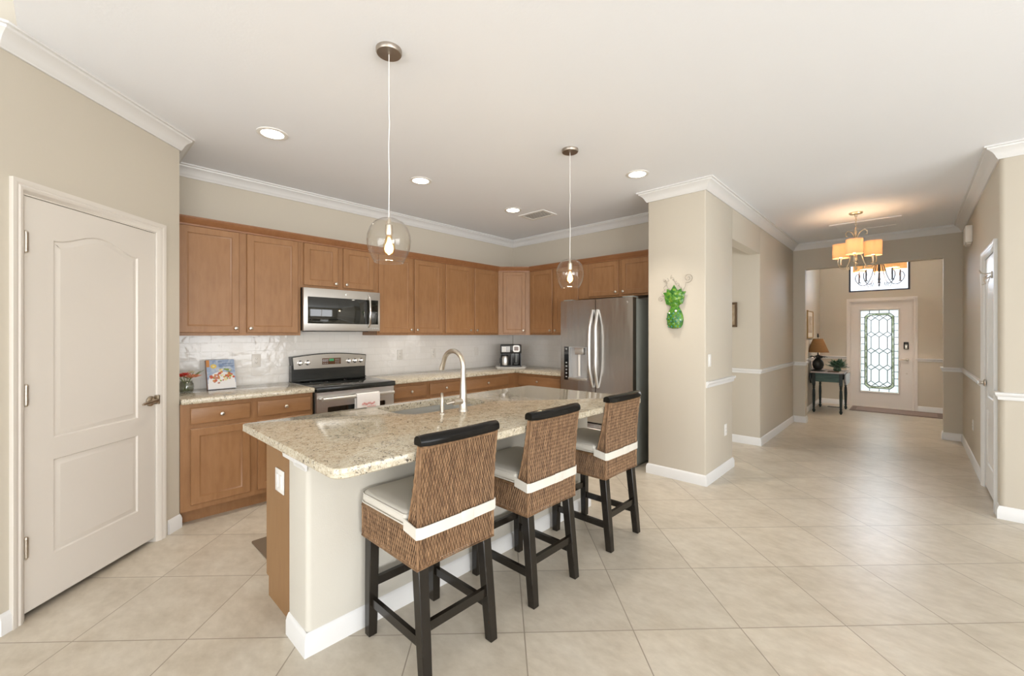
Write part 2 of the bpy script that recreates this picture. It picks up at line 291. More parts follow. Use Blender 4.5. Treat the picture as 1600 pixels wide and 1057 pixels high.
# ------------------------------------------------------------------ mesh helpers
class MB:
    def __init__(s): s.v = []; s.f = []
    def add(s, vs, fs, mat=None):
        o = len(s.v)
        s.v += [tuple(mat @ Vector(p)) for p in vs] if mat else [tuple(p) for p in vs]
        s.f += [tuple(i + o for i in f) for f in fs]; return s
    def box(s, x0, x1, y0, y1, z0, z1, b=0.0, seg=2, mat=None):
        if b <= 0:
            vs = [(x, y, z) for z in (z0, z1) for y in (y0, y1) for x in (x0, x1)]
            return s.add(vs, [(0, 2, 3, 1), (4, 5, 7, 6), (0, 1, 5, 4), (2, 6, 7, 3), (0, 4, 6, 2), (1, 3, 7, 5)], mat)
        bm = bmesh.new(); bmesh.ops.create_cube(bm, size=1)
        for v in bm.verts: v.co = Vector(((x0 + x1) / 2 + v.co.x * (x1 - x0), (y0 + y1) / 2 + v.co.y * (y1 - y0), (z0 + z1) / 2 + v.co.z * (z1 - z0)))
        b = min(b, 0.49 * min(abs(x1 - x0), abs(y1 - y0), abs(z1 - z0)))
        bmesh.ops.bevel(bm, geom=list(bm.edges), offset=b, segments=seg, affect='EDGES', profile=0.5)
        s.bm(bm, mat); bm.free(); return s
    def bm(s, bm, mat=None):
        bm.verts.index_update(); return s.add([v.co.copy() for v in bm.verts], [tuple(v.index for v in f.verts) for f in bm.faces], mat)
    def loft(s, loops, cap0=True, cap1=True, closed=True, mat=None):
        n = len(loops[0]); vs = [p for l in loops for p in l]; fs = []
        for k in range(len(loops) - 1):
            for i in range(n if closed else n - 1):
                j = (i + 1) % n; fs.append((k * n + i, k * n + j, (k + 1) * n + j, (k + 1) * n + i))
        if cap0: fs.append(tuple(reversed(range(n))))
        if cap1: fs.append(tuple((len(loops) - 1) * n + i for i in range(n)))
        return s.add(vs, fs, mat)
    def prism(s, poly, z0, z1, mat=None):
        return s.loft([[(x, y, z0) for x, y in poly], [(x, y, z1) for x, y in poly]], mat=mat)
    def prism_y(s, poly, y0, y1, mat=None):
        return s.loft([[(x, y0, z) for x, z in poly], [(x, y1, z) for x, z in poly]], mat=mat)
    def prism_x(s, poly, x0, x1, mat=None):
        return s.loft([[(x0, y, z) for y, z in poly], [(x1, y, z) for y, z in poly]], mat=mat)
    def tube(s, pts, r, n=10, closed=False, mat=None, squash=None):
        pts = [Vector(p) for p in pts]; m = len(pts)
        rs = r if isinstance(r, (list, tuple)) else [r] * m
        T = []
        for i in range(m):
            a = pts[(i - 1) % m] if (closed or i > 0) else pts[i]; b = pts[(i + 1) % m] if (closed or i < m - 1) else pts[i]
            T.append((b - a).normalized())
        up = Vector((0, 0, 1)) if abs(T[0].z) < 0.9 else Vector((1, 0, 0))
        nrm = T[0].cross(up).normalized(); loops = []
        for i in range(m):
            nrm = (nrm - T[i] * nrm.dot(T[i]))
            nrm = nrm.normalized() if nrm.length > 1e-6 else T[i].orthogonal().normalized()
            bi = T[i].cross(nrm)
            loops.append([tuple(pts[i] + (nrm * cos(2 * pi * k / n) + bi * sin(2 * pi * k / n)) * rs[i]) for k in range(n)])
        if closed: loops.append(loops[0]); return s.loft(loops, False, False, mat=mat)
        return s.loft(loops, mat=mat)
    def lathe(s, prof, n=24, axis='z', c=(0, 0, 0), cap0=True, cap1=True, mat=None):
        loops = []
        for r, h in prof:
            r = max(r, 1e-5); l = []
            for k in range(n):
                a = 2 * pi * k / n; p = (r * cos(a), r * sin(a), h)
                if axis == 'y': p = (p[0], -p[2], p[1])
                if axis == 'x': p = (p[2], p[0], p[1])
                l.append((p[0] + c[0], p[1] + c[1], p[2] + c[2]))
            loops.append(l)
        return s.loft(loops, cap0, cap1, mat=mat)
    def ball(s, c, r, n=14, m=8, sc=(1, 1, 1)):
        loops = []
        for i in range(1, m):
            a = pi * i / m
            loops.append([(c[0] + sc[0] * r * sin(a) * cos(2 * pi * k / n), c[1] + sc[1] * r * sin(a) * sin(2 * pi * k / n), c[2] - sc[2] * r * cos(a)) for k in range(n)])
        return s.loft(loops)
    def holed(s, outer, holes, d0, d1, plane='xz', mat=None):
        """flat slab with holes: outline and holes in a plane, extruded from d0 to d1 along the third axis"""
        f3 = (lambda p, d: (p[0], d, p[1])) if plane == 'xz' else (lambda p, d: (p[0], p[1], d))
        bm = bmesh.new(); es = []; rings = []
        for ring in [outer] + list(holes):
            vs = [bm.verts.new(f3(p, d0)) for p in ring]; rings.append(vs)
            for i in range(len(vs)): es.append(bm.edges.new((vs[i], vs[(i + 1) % len(vs)])))
        bmesh.ops.triangle_fill(bm, use_beauty=True, use_dissolve=False, edges=es)
        bm.verts.index_update(); base = [v.co.copy() for v in bm.verts]; fs = [tuple(v.index for v in f.verts) for f in bm.faces]
        idx = [[v.index for v in r] for r in rings]; bm.free()
        k = len(base); top = [Vector(f3((p.x, p.z if plane == 'xz' else p.y), d1)) for p in base]
        faces = fs + [tuple(i + k for i in reversed(f)) for f in fs]
        for r in idx:
            for i in range(len(r)):
                a, b = r[i], r[(i + 1) % len(r)]; faces.append((a, b, b + k, a + k))
        return s.add(base + top, faces, mat)
    def build(s, name, mat, parent=None, loc=(0, 0, 0), rotz=0.0, rot=None, angle=40, mod=None):
        me = bpy.data.meshes.new(name); me.from_pydata(s.v, [], s.f)
        bm = bmesh.new(); bm.from_mesh(me)
        bmesh.ops.recalc_face_normals(bm, faces=bm.faces); bm.to_mesh(me); bm.free()
        for p in me.polygons: p.use_smooth = True
        me.set_sharp_from_angle(angle=radians(angle))
        me.materials.append(M[mat] if isinstance(mat, str) else mat)
        o = bpy.data.objects.new(name, me); COL.objects.link(o)
        o.location = loc; o.rotation_euler = rot if rot else (0, 0, radians(rotz)); o.parent = parent
        return o

def tag(o, label, cat, group=None, kind=None):
    o['label'] = label; o['category'] = cat
    if group: o['group'] = group
    if kind: o['kind'] = kind
    return o
def thing(name, label, cat, loc=(0, 0, 0), rotz=0, group=None, kind=None):
    o = bpy.data.objects.new(name, None); COL.objects.link(o); o.empty_display_size = 0.1
    o.location = loc; o.rotation_euler = (0, 0, radians(rotz)); return tag(o, label, cat, group, kind)
def struct(mb, name, mat, label, cat, loc=(0, 0, 0), rotz=0):
    return tag(mb.build(name, mat, None, loc, rotz), label, cat, kind='structure')
def dup(root, loc, rotz=None, label=None):
    def cp(o, par):
        c = o.copy(); COL.objects.link(c); c.parent = par
        for ch in o.children: cp(ch, c)
        return c
    r = cp(root, None); r.location = loc
    if rotz is not None: r.rotation_euler = (0, 0, radians(rotz))
    if label: r['label'] = label
    return r
def rect(x0, x1, z0, z1): return [(x0, z0), (x1, z0), (x1, z1), (x0, z1)]
def rrect(x0, x1, y0, y1, r, n=5):
    rs = r if isinstance(r, (list, tuple)) else [r] * 4; out = []
    for (cx, cy, a0), q in zip(((x0, y0, 180), (x1, y0, 270), (x1, y1, 0), (x0, y1, 90)), rs):
        ox = cx + q if cx == x0 else cx - q; oy = cy + q if cy == y0 else cy - q
        for k in range(n + 1):
            a = radians(a0 + 90 * k / n); out.append((ox + q * cos(a), oy + q * sin(a)))
    return out
def inset(pts, d):
    """polygon offset inwards (counter-clockwise loops)"""
    n = len(pts); out = []
    for i in range(n):
        p, q, r = Vector(pts[i - 1]), Vector(pts[i]), Vector(pts[(i + 1) % n])
        a = (q - p).normalized(); b = (r - q).normalized()
        n1 = Vector((-a.y, a.x)); n2 = Vector((-b.y, b.x)); m = (n1 + n2) / max(0.2, 1 + n1.dot(n2))
        out.append((q.x + m.x * d, q.y + m.y * d))
    return out
def run_segments(path, prof):
    """mouldings along a plan polyline, room on the right-hand side; one mitred piece per straight"""
    P = [Vector(p) for p in path]; nr = []
    for i in range(len(P) - 1):
        d = (P[i + 1] - P[i]).normalized(); nr.append(Vector((d.y, -d.x)))
    res = []
    for i in range(len(P) - 1):
        ends = []
        for j in (i, i + 1):
            if j == 0 or j == len(P) - 1: m = nr[i]
            else: m = (nr[j - 1] + nr[j]) / (1 + nr[j - 1].dot(nr[j]))
            ends.append([(P[j].x + m.x * p, P[j].y + m.y * p, z) for p, z in prof])
        res.append(MB().loft(ends))
    return res

# ------------------------------------------------------------------ the setting
CEIL = 2.78
XW, YN = -4.40, 4.685                     # range wall, refrigerator wall
C0 = (-3.79, 0.565); L0 = (-3.79 + 1.09 * 0.70711, 0.565 - 1.09 * 0.70711)
CX0, CX1, CY0, CY1 = -1.906, -1.355, 3.99, 4.78   # wall end beside the refrigerator
YA, YC, XR, YE = 5.89, 7.90, 0.48, 4.80           # side passage, cross wall, right wall, right return
YF, FCEIL = 10.45, 3.45                            # foyer

struct(MB().box(-4.6, 4.7, -5.2, 10.7, -0.08, 0), 'floor', 'tile', 'beige porcelain tile floor laid diagonally through kitchen and hall', 'floor')
struct(MB().box(-4.7, 4.7, L0[1] + .06, 7.98, CEIL, CEIL + 0.1), 'ceiling', 'ceil', 'white textured kitchen and hall ceiling', 'ceiling')
struct(MB().box(-1.5, 0.7, 7.98, 10.7, FCEIL, FCEIL + 0.1), 'ceiling.001', 'ceil', 'white foyer ceiling above the front door', 'ceiling')
CEIL2 = 3.02
struct(MB().box(-4.7, 4.7, -5.2, L0[1] + .062, CEIL2, CEIL2 + 0.1).box(-4.7, 4.7, L0[1] + .062, L0[1] + .16, CEIL + .1, CEIL2 + .1), 'ceiling.002', 'ceil', 'higher white great room ceiling beyond the step at the kitchen edge', 'ceiling')
struct(MB().box(-3.6, -2.985, L0[1], L0[1] + .062, CEIL + .001, CEIL2), 'wall_left_upper', 'wall', 'beige wall above the pantry corner at the ceiling step', 'wall')
struct(MB().box(0, 4.24, 0, 0.15, 0, CEIL), 'wall_west', 'wall', 'beige wall behind the range and upper cabinets', 'wall', (XW, 0.565, 0), 90)
struct(MB().box(0, 2.494, 0, 0.095, 0, CEIL), 'wall_north', 'wall', 'beige wall behind the refrigerator', 'wall', (XW, YN, 0), 0)
# pantry wall at 45 degrees, with its door opening
struct(MB().holed([(0, 0), (0.105, 0), (0.105, 2.052), (0.885, 2.052), (0.885, 0), (1.09, 0), (1.09, CEIL), (0, CEIL)], [], 0, 0.11),
       'wall_pantry', 'wall', 'angled beige wall around the white pantry door', 'wall', (*L0, 0), 135)
struct(MB().box(0.0, 0.70, 0.002, 0.10, 0, CEIL), 'wall_pantry_return', 'wall', 'short beige wall between pantry corner and range wall', 'wall', (*C0, 0), 180)
struct(MB().box(-4.7, -3.02, -0.7, -0.6, 0, CEIL2).box(-4.7, -4.55, -0.7, 0.6, 0, CEIL2), 'wall_pantry_back', 'wall', 'inside walls of the pantry closet', 'wall')
struct(MB().box(-3.17, L0[0], -5.2, L0[1] - 0.002, 0, CEIL2), 'wall_left', 'wall', 'beige great room wall left of the pantry door', 'wall')
# wall end beside the refrigerator
bmk = MB().box(CX0, CX1, CY0, CY1, 0, CEIL, b=0.012, seg=3)
struct(bmk, 'wall_column', 'wall', 'beige wall end beside the refrigerator carrying the green pineapple', 'wall')
struct(MB().box(-1.475, CX1, CY1, YA, 2.37, CEIL), 'wall_passage_header', 'wall', 'beige wall over the side passage opening', 'wall')
struct(MB().box(-3.5, CX1, YA, YC, 0, CEIL, b=0.012, seg=3), 'wall_corridor', 'wall', 'beige hall wall beyond the side passage', 'wall')
struct(MB().box(-3.6, -3.5, CY1, YA, 0, CEIL), 'wall_passage_end', 'wall', 'beige wall at the end of the side passage', 'wall')
# cross wall before the foyer
OX0, OX1, OZ = -1.20, 0.305, 2.38
struct(MB().holed([(-1.36, 0), (OX0, 0), (OX0, OZ), (OX1, OZ), (OX1, 0), (4.6, 0), (4.6, FCEIL), (-1.36, FCEIL)], [], YC, YC + 0.14),
       'wall_foyer_opening', 'wall', 'beige wall with the wide opening into the foyer', 'wall')
struct(MB().box(-1.50, -1.34, YC + 0.14, YF + 0.15, 0, FCEIL), 'wall_foyer_left', 'wall', 'beige foyer wall behind the console table', 'wall')
struct(MB().box(0.45, 0.60, YC + 0.14, YF + 0.15, 0, FCEIL), 'wall_foyer_right', 'wall', 'beige foyer wall right of the front door', 'wall')
FDX0, FDX1, FDZ = -0.845, 0.012, 1.985
TX0, TX1, TZ0, TZ1 = -0.885, -0.015, 2.185, 2.85
struct(MB().holed([(-1.34, 0), (FDX0, 0), (FDX0, FDZ), (FDX1, FDZ), (FDX1, 0), (0.45, 0), (0.45, FCEIL), (-1.34, FCEIL)],
                  [rect(TX0, TX1, TZ0, TZ1)], YF, YF + 0.15), 'wall_front', 'wall', 'beige wall around the front door and transom', 'wall')
# right hall wall with closet door, rounded end
RD0, RD1, RDZ = 2.20, 2.93, 2.05          # measured from the far end (y = 7.9)
struct(MB().holed([(0, 0), (RD0, 0), (RD0, RDZ), (RD1, RDZ), (RD1, 0), (YC - 4.87, 0), (YC - 4.87, CEIL), (0, CEIL)], [], 0, 0.12),
       'wall_right', 'wall', 'beige hall wall with the white closet door', 'wall', (XR, YC, 0), -90)
arc = [(XR + 0.03 - 0.03 * cos(radians(a)), YE + 0.03 - 0.03 * sin(radians(a))) for a in range(0, 91, 15)]
struct(MB().prism([(XR, 4.87)] + arc + [(4.6, YE), (4.6, YE + 0.15), (XR + 0.15, YE + 0.15), (XR + 0.15, 4.87)], 0, CEIL),
       'wall_return', 'wall', 'beige wall with rounded corner at the right edge', 'wall')
# great room behind the camera
struct(MB().holed([(-3.17, 0), (-2.2, 0), (-2.2, 2.35), (2.6, 2.35), (2.6, 0), (4.6, 0), (4.6, CEIL2), (-3.17, CEIL2)], [], -5.15, -5.0),
       'wall_south', 'wall', 'beige great room wall with sliding doors', 'wall')
struct(MB().holed(rect(0, 13.2, 0, CEIL2), [rect(3.9, 6.4, 0.45, 2.3), rect(7.5, 11.5, 0.45, 2.3)], 0, 0.12), 'wall_east', 'wall', 'beige great room wall with wide windows', 'wall', (4.5, 8.1, 0), -90)
sf = MB(); 
for k in range(4):
    x0 = -2.2 + 1.2 * k; sf.holed(rect(x0, x0 + 1.2, 0, 2.35), [rect(x0 + 0.06, x0 + 1.14, 0.09, 2.28)], -5.11, -5.06)
struct(sf, 'window_1', 'trim', 'white framed sliding glass doors of the great room', 'window')
ef = MB()
for x0, w0 in ((3.9, 1.25), (5.15, 1.25), (7.5, 1.3333), (8.8333, 1.3333), (10.1667, 1.3333)):
    ef.holed(rect(x0, x0 + w0, 0.45, 2.3), [rect(x0 + 0.05, x0 + w0 - .05, 0.5, 2.25)], 0.03, 0.08)
struct(ef, 'window_2', 'trim', 'white framed great room windows', 'window', (4.5, 8.1, 0), -90)

# ---- mouldings
CR = [(0, -.094), (.011, -.094), (.014, -.085), (.020, -.080), (.026, -.064), (.040, -.044), (.058, -.030), (.068, -.024), (.071, -.013), (.085, -.011), (.085, 0), (0, 0)]
CRP = [(p, CEIL + z) for p, z in CR]
path = [(L0[0], -1.6), (L0[0], L0[1]), C0, (XW, C0[1]), (XW, YN), (CX0, YN), (CX0, CY0), (CX1, CY0), (CX1, YC), (XR, YC), (XR, YE), (4.5, YE)]
names = ['great room wall', 'pantry wall', 'pantry return', 'range wall', 'refrigerator wall', 'refrigerator side of the wall end', 'pineapple wall', 'hall wall', 'foyer opening wall', 'closet door wall', 'right return wall']
# the pantry piece dies into the shallow ceiling drop
tn = 2
for mb, nm in zip(run_segments(path, CRP), names):
    struct(mb, 'trim_%d' % tn, 'trim', 'white crown molding along the ' + nm, 'crown molding'); tn += 1
RAIL = [(0, .888), (.009, .888), (.012, .900), (.012, .912), (.022, .922), (.027, .934), (.025, .942), (0, .945)]
def rails(path, prof, nms, kind, word, mat='trim'):
    global tn
    for mb, nm in zip(run_segments(path, prof), nms):
        if kind == 'baseboard': nme = 'baseboard_' + nm.replace(' ', '_')
        else: nme = 'trim_%d' % tn; tn += 1
        struct(mb, nme, mat, 'white %s %s' % (word, nm), word)
rails([(CX1, CY0 + .012), (CX1, CY1 + .002), (CX1 - .10, CY1 + .002)], RAIL, ['on the wall end under the light switch', 'return at the side passage'], 'trim', 'chair rail')
rails([(-3.4, YA), (CX1, YA), (CX1, YC), (OX0, YC), (OX0, YC + .14), (-1.34, YC + .14), (-1.34, YF), (-0.914, YF)], RAIL,
      ['in the side passage', 'along the hall wall', 'left of the foyer opening', 'on the left jamb of the foyer opening', 'behind the left jamb', 'on the wall behind the console table', 'left of the front door'], 'trim', 'chair rail')
rails([(0.055, YF), (0.45, YF), (0.45, YC + .14), (OX1, YC + .14), (OX1, YC), (XR, YC), (XR, 5.765)], RAIL,
      ['right of the front door', 'on the right foyer wall', 'behind the right jamb', 'on the right jamb of the foyer opening', 'right of the foyer opening', 'between closet door and foyer opening'], 'trim', 'chair rail')
rails([(XR, 4.895), (XR, YE), (4.5, YE)], RAIL, ['between closet door and rounded corner', 'on the right return wall'], 'trim', 'chair rail')
BASE = [(0, 0), (.015, 0), (.015, .066), (.012, .072), (.012, .078), (.008, .086), (.004, .094), (0, .096)]
def base(path, nms): rails(path, BASE, nms, 'baseboard', 'baseboard')
def w45(s): return (C0[0] + s * .70711, C0[1] - s * .70711)
base([w45(1.09), w45(1.043)], ['left'])
base([w45(0.108), C0, (-3.86, C0[1])], ['pantry', 'pantry return'])
base([(CX0, YN - .5), (CX0, CY0), (CX1, CY0), (CX1, CY1 + .002), (-3.4, CY1 + .002)], ['refrigerator side', 'column', 'column hall side', 'passage south'])
base([(-3.4, YA), (CX1, YA), (CX1, YC), (OX0, YC), (OX0, YC + .14), (-1.34, YC + .14), (-1.34, YF), (-0.914, YF)],
     ['passage north', 'hall', 'opening left', 'opening left jamb', 'opening left inside', 'foyer left', 'front left'])
base([(0.055, YF), (0.45, YF), (0.45, YC + .14), (OX1, YC + .14), (OX1, YC), (XR, YC), (XR, 5.765)],
     ['front right', 'foyer right', 'opening right inside', 'opening right jamb', 'opening right', 'right'])
base([(XR, 4.895), (XR, YE), (4.5, YE)], ['right end', 'return'])

# ---- doors
CAS = [(0, 0), (.006, .004), (.010, .012), (.016, .018), (.018, .030), (.014, .036), (.020, .046), (.020, .062), (0, .062)]
def casing(x0, x1, z1, w=0.062, z0=0.0):
    """mitred casing around an opening, standing proud of the wall (towards -y); profile (depth, distance outwards)"""
    loops = []
    for (x, z, ox, oz) in ((x0, z0, -1, 0), (x0, z1, -1, 1), (x1, z1, 1, 1), (x1, z0, 1, 0)):
        loops.append([(x + ox * t * w / .062, -d, z + oz * t * w / .062) for d, t in CAS])
    return MB().loft(loops)
def moulded_panel(mb, pts, y0, depth=.008):
    """a sunk moulding and raised field for the loop pts on a door face at y0 (face towards -y)"""
    loops = []
    for d, dy in ((0, 0), (.006, depth), (.014, depth), (.032, .001), (.036, .001)):
        q = inset(pts, d) if d else pts
        loops.append([(x, y0 + dy, z) for x, z in q])
    mb.loft(loops, False, True)
def door_slab(w, h, panels, z0=0.0, t=.035, y0=0.0):
    mb = MB(); bm = bmesh.new(); es = []
    for ring in [rect(0, w, z0, z0 + h)] + panels:
        vs = [bm.verts.new((x, y0, z)) for x, z in ring]
        for i in range(len(vs)): es.append(bm.edges.new((vs[i], vs[(i + 1) % len(vs)])))
    bmesh.ops.triangle_fill(bm, use_beauty=True, edges=es); mb.bm(bm); bm.free()
    for p in panels: moulded_panel(mb, p, y0)
    a, b, c, d = [(x, z) for x, z in rect(0, w, z0, z0 + h)]
    for p, q in ((a, b), (b, c), (c, d), (d, a)):
        mb.add([(p[0], y0, p[1]), (q[0], y0, q[1]), (q[0], y0 + t, q[1]), (p[0], y0 + t, p[1])], [(0, 1, 2, 3)])
    mb.add([(x, y0 + t, z) for x, z in (a, b, c, d)], [(0, 1, 2, 3)]); return mb
def arch_panel(x0, x1, z0, z1, rise, n=22):
    top = [(x1 + (x0 - x1) * k / n, z1 + rise * 0.5 * (1 + cos(pi * (2 * k / n - 1)))) for k in range(n + 1)]
    return [(x0, z0), (x1, z0)] + top
def hinge(parent, x, z, y=-.004, name='hinge'):
    h = MB().box(x - .018, x + .014, y, y + .004, z - .045, z + .045).lathe([(.0065, z - .048), (.0065, z + .048)], 10, c=(x - .002, y - .004, 0)).lathe([(.004, z - .054), (.008, z - .048), (.008, z - .043)], 10, c=(x - .002, y - .004, 0))
    h.lathe([(.008, z + .043), (.008, z + .048), (.004, z + .054)], 10, c=(x - .002, y - .004, 0))
    return h.build(name, 'nickel', parent)
def lever(parent, x, z, side=-1, mat='nickeldk'):
    h = MB().lathe([(.033, 0), (.033, .006), (.028, .011), (.013, .014), (.012, .042), (.009, .046)], 20, 'y', (x, 0, z))
    pts = [(x, -.040, z), (x + side * .02, -.043, z + .002), (x + side * .06, -.042, z - .002), (x + side * .10, -.046, z - .004), (x + side * .115, -.05, z - .006)]
    h.tube(pts, [.010, .010, .0085, .0075, .006], 10)
    return h.build('door_lever', mat, parent)

pd = thing('door_1', 'white two panel arched pantry door with three hinges and lever handle', 'door', (*L0, 0), 135, kind='structure')
slab = door_slab(.772, 2.012, [rect(.135, .640, .225, .705), arch_panel(.135, .640, .815, 1.825, .068)], 0.0, y0=.004)
o = slab.build('slab', 'door', pd, (.109, 0, .032))
casing(.105, .885, 2.052).build('casing', 'door', pd)
MB().box(.092, .107, .0, .11, 0, 2.06).box(.883, .898, .0, .11, 0, 2.06).box(.092, .898, .0, .11, 2.047, 2.062).build('jamb', 'door', pd)
for z in (.349, 1.083, 1.823): hinge(pd, .109, z)
lv = lever(pd, .838, .94, -1)
MB().box(.868, .882, -.03, .0, .915, .975, .004).lathe([(.004, 0), (.004, .05)], 8, 'x', (.84, -.018, .94)).build('latch_guard', 'nickeldk', pd)

fd = thing('door_2', 'white front door with tall leaded glass panel', 'door', (FDX0, YF, 0), 0, kind='structure')
fw = FDX1 - FDX0; gx0, gx1, gz0, gz1 = .140, .672, .30, 1.825
MB().holed(rect(.006, fw - .006, .02, FDZ - .006), [rect(gx0, gx1, gz0, gz1)], .03, .075).build('slab', 'fdoor', fd)
loops = [[(x, y, z) for x, z in rect(gx0 - d, gx1 + d, gz0 - d, gz1 + d)] for d, y in ((.026, .03), (.024, .018), (.012, .012), (.002, .020), (0, .04))]
MB().loft(loops, False, False).build('glass_frame', 'fdoor', fd)
MB().box(gx0, gx1, .050, .056, gz0, gz1).build('leaded_glass', 'leaded', fd)
gw, gh = gx1 - gx0, gz1 - gz0
def octo(d, c): 
    x0, x1, z0, z1 = gx0 + d, gx1 - d, gz0 + d, gz1 - d
    return [(x0 + c, z0), (x1 - c, z0), (x1, z0 + c), (x1, z1 - c), (x1 - c, z1), (x0 + c, z1), (x0, z1 - c), (x0, z0 + c)]
o1, o2 = octo(.058, .055), octo(.092, .048)
MB().loft([[(x, .046, z) for x, z in o1], [(x, .046, z) for x, z in o2]], False, False).build('green_glass_border', 'greenglass', fd)
cm = MB()
def came(p, q, r=.0062): cm.tube([(p[0], .043, p[1]), (q[0], .043, q[1])], r, 5)
for oc in (o1, o2):
    for i in range(8): came(oc[i], oc[(i + 1) % 8])
cxm = (gx0 + gx1) / 2
for t in (.24, .5, .76):
    x = gx0 + gw * t; came((x, gz0), (x, gz0 + .058)); came((x, gz1), (x, gz1 - .058))
for k in range(1, 12):
    z = gz0 + gh * k / 12; came((gx0, z), (gx0 + .058, z)); came((gx1, z), (gx1 - .058, z))
ix0, ix1, iz0, iz1 = gx0 + .092, gx1 - .092, gz0 + .092, gz1 - .092
nt_, dz = 4, .10; tier = (iz1 - iz0 - dz * 5) / 4; cols = [cxm - .116, cxm, cxm + .116]
for k in range(5):
    zb = iz0 + k * (tier + dz)
    for x in cols:
        for sx in (-.058, .058):
            xm = x + sx
            if ix0 - .001 <= xm <= ix1 + .001 or True:
                came((x, zb), (min(max(xm, ix0), ix1), zb + dz / 2)); came((min(max(xm, ix0), ix1), zb + dz / 2), (x, zb + dz))
        if k < 4: came((x, zb + dz), (x, zb + dz + tier))
cm.build('lead_cames', 'lead', fd)
casing(0, fw, FDZ, .07).build('casing', 'fdoor', fd)
MB().box(0, .006, .0, .15, 0, FDZ).box(fw - .006, fw, .0, .15, 0, FDZ).box(0, fw, .0, .15, FDZ - .006, FDZ).box(0, fw, .02, .15, 0, .02).build('jamb', 'fdoor', fd)
hd = MB().box(.742, .812, .002, .03, 1.10, 1.235, .012).build('keypad_lock', 'blackplastic', fd)
MB().box(.757, .797, -.003, .003, 1.105, 1.19, .008).build('keypad_escutcheon', 'nickel', hd)
h = MB().lathe([(.028, 0), (.028, .008), (.012, .012), (.011, .045)], 16, 'y', (.79, .03, .915)); h.tube([(.79, -.012, .915), (.74, -.016, .913), (.68, -.014, .912)], .009, 8)
h.build('door_lever', 'nickel', fd)
MB().lathe([(.012, 0), (.012, .004), (.006, .006)], 12, 'y', (.785, .03, .66)).build('viewer_plug', 'nickel', fd)

tr = thing('window_3', 'dark framed transom window above the front door', 'window', (0, YF, 0), 0, kind='structure')
MB().holed(rect(TX0, TX1, TZ0, TZ1), [rect(TX0 + .03, TX1 - .03, TZ0 + .03, TZ1 - .03)], .05, .10).build('sash', 'winframe', tr)
MB().box(TX0 + .03, TX1 - .03, .072, .077, TZ0 + .03, TZ1 - .03).build('pane', 'pane', tr)

cd = thing('door_3', 'white closet door on the right hall wall with lever and hook', 'door', (XR, YC, 0), -90, kind='structure')
door_slab(RD1 - RD0 - .008, RDZ - .03, [rect(.12, .60, .22, .70), arch_panel(.12, .60, .81, 1.82, .06)], 0.0, y0=.006).build('slab', 'trim', cd, (RD0 + .004, 0, .02))
casing(RD0, RD1, RDZ).build('casing', 'trim', cd)
MB().box(RD0 - .013, RD0 + .002, .0, .12, 0, RDZ).box(RD1 - .002, RD1 + .013, .0, .12, 0, RDZ).box(RD0 - .013, RD1 + .013, 0, .12, RDZ - .004, RDZ + .012).build('jamb', 'trim', cd)
for z in (.35, 1.10, 1.84): hinge(cd, RD1 - .01, z)
lever(cd, RD0 + .06, .945, 1, 'nickel')
hk = thing('coat_hook', 'small metal coat hook on the upper closet door', 'hook', (XR, YC - RD0 - .42, 1.87), -90)
hm = MB().box(-.02, .02, -.001, .006, -.03, .03, .004).tube([(0, 0, .015), (0, -.03, .01), (0, -.055, .02), (0, -.065, .045)], .005, 8).tube([(-.012, 0, -.01), (-.03, -.025, -.03), (-.035, -.04, -.015)], .004, 8)
hm.tube([(.012, 0, -.01), (.03, -.025, -.03), (.035, -.04, -.015)], .004, 8).tube([(0, -.02, 0), (0, -.04, -.04), (0, -.03, -.07), (0, -.05, -.08)], .0045, 8)
hm.build('hook', 'nickel', hk)

# ------------------------------------------------------------------ kitchen
struct(MB().box(0, 4.10, 0, .008, .90, 1.41), 'wall_backsplash', 'subway', 'glossy white subway tile backsplash behind range and counters', 'backsplash', (XW + .008, C0[1] + .002, 0), 90)
struct(MB().box(0, 1.44, 0, .008, .90, 1.41), 'wall_backsplash.001', 'subway', 'glossy white subway tile backsplash behind the coffee maker beside refrigerator', 'backsplash', (XW + .008, YN - .008, 0), 0)

def front_panel(w, h, t=.019, st=.052):
    r = lambda d, y: [(x, y, z) for x, z in rect(d, w - d, d, h - d)]
    return MB().loft([r(0, 0), r(0, -t + .004), r(.004, -t), r(st, -t), r(st + .0015, -t + .006), r(st + .004, -t + .007), r(st + .010, -t + .0105), r(st + .012, -t + .0105)])
def drawer_panel(w, h, t=.019):
    r = lambda d, y: [(x, y, z) for x, z in rect(d, w - d, d, h - d)]
    return MB().loft([r(0, 0), r(0, -t + .006), r(.002, -t + .003), r(.010, -t)])
def knob(parent, x, z, y=-.019):
    MB().lathe([(.006, 0), (.0055, .008), (.006, .012), (.0135, .017), (.015, .021), (.013, .026), (.006, .029)], 16, 'y', (x, y, z)).build('knob', 'nickel', parent)
def cabinet(name, label, loc, rotz, w, d, h, fronts, group, toe=0.0, cat='cabinet'):
    """fronts: (kind, x0, x1, z0, z1, knob x or None, knob z) in the cabinet's own frame, front face at y = 0"""
    t = thing(name, label, cat, loc, rotz, group)
    c = MB()
    if toe: c.box(0, w, 0, d, toe, h).box(0, w, .075, d, 0, toe)
    else: c.box(0, w, 0, d, 0, h)
    c.build('carcass', 'maple', t)
    for kind, x0, x1, z0, z1, kx, kz in fronts:
        mb = front_panel(x1 - x0, z1 - z0) if kind == 'door' else drawer_panel(x1 - x0, z1 - z0)
        f = mb.build(kind, 'maple' if kind == 'door' else 'mapleh', t, (x0, -.0005, z0))
        if kx is not None: knob(f, kx - x0, kz - z0)
    return t
ZU0, ZU1 = 1.366, 2.24
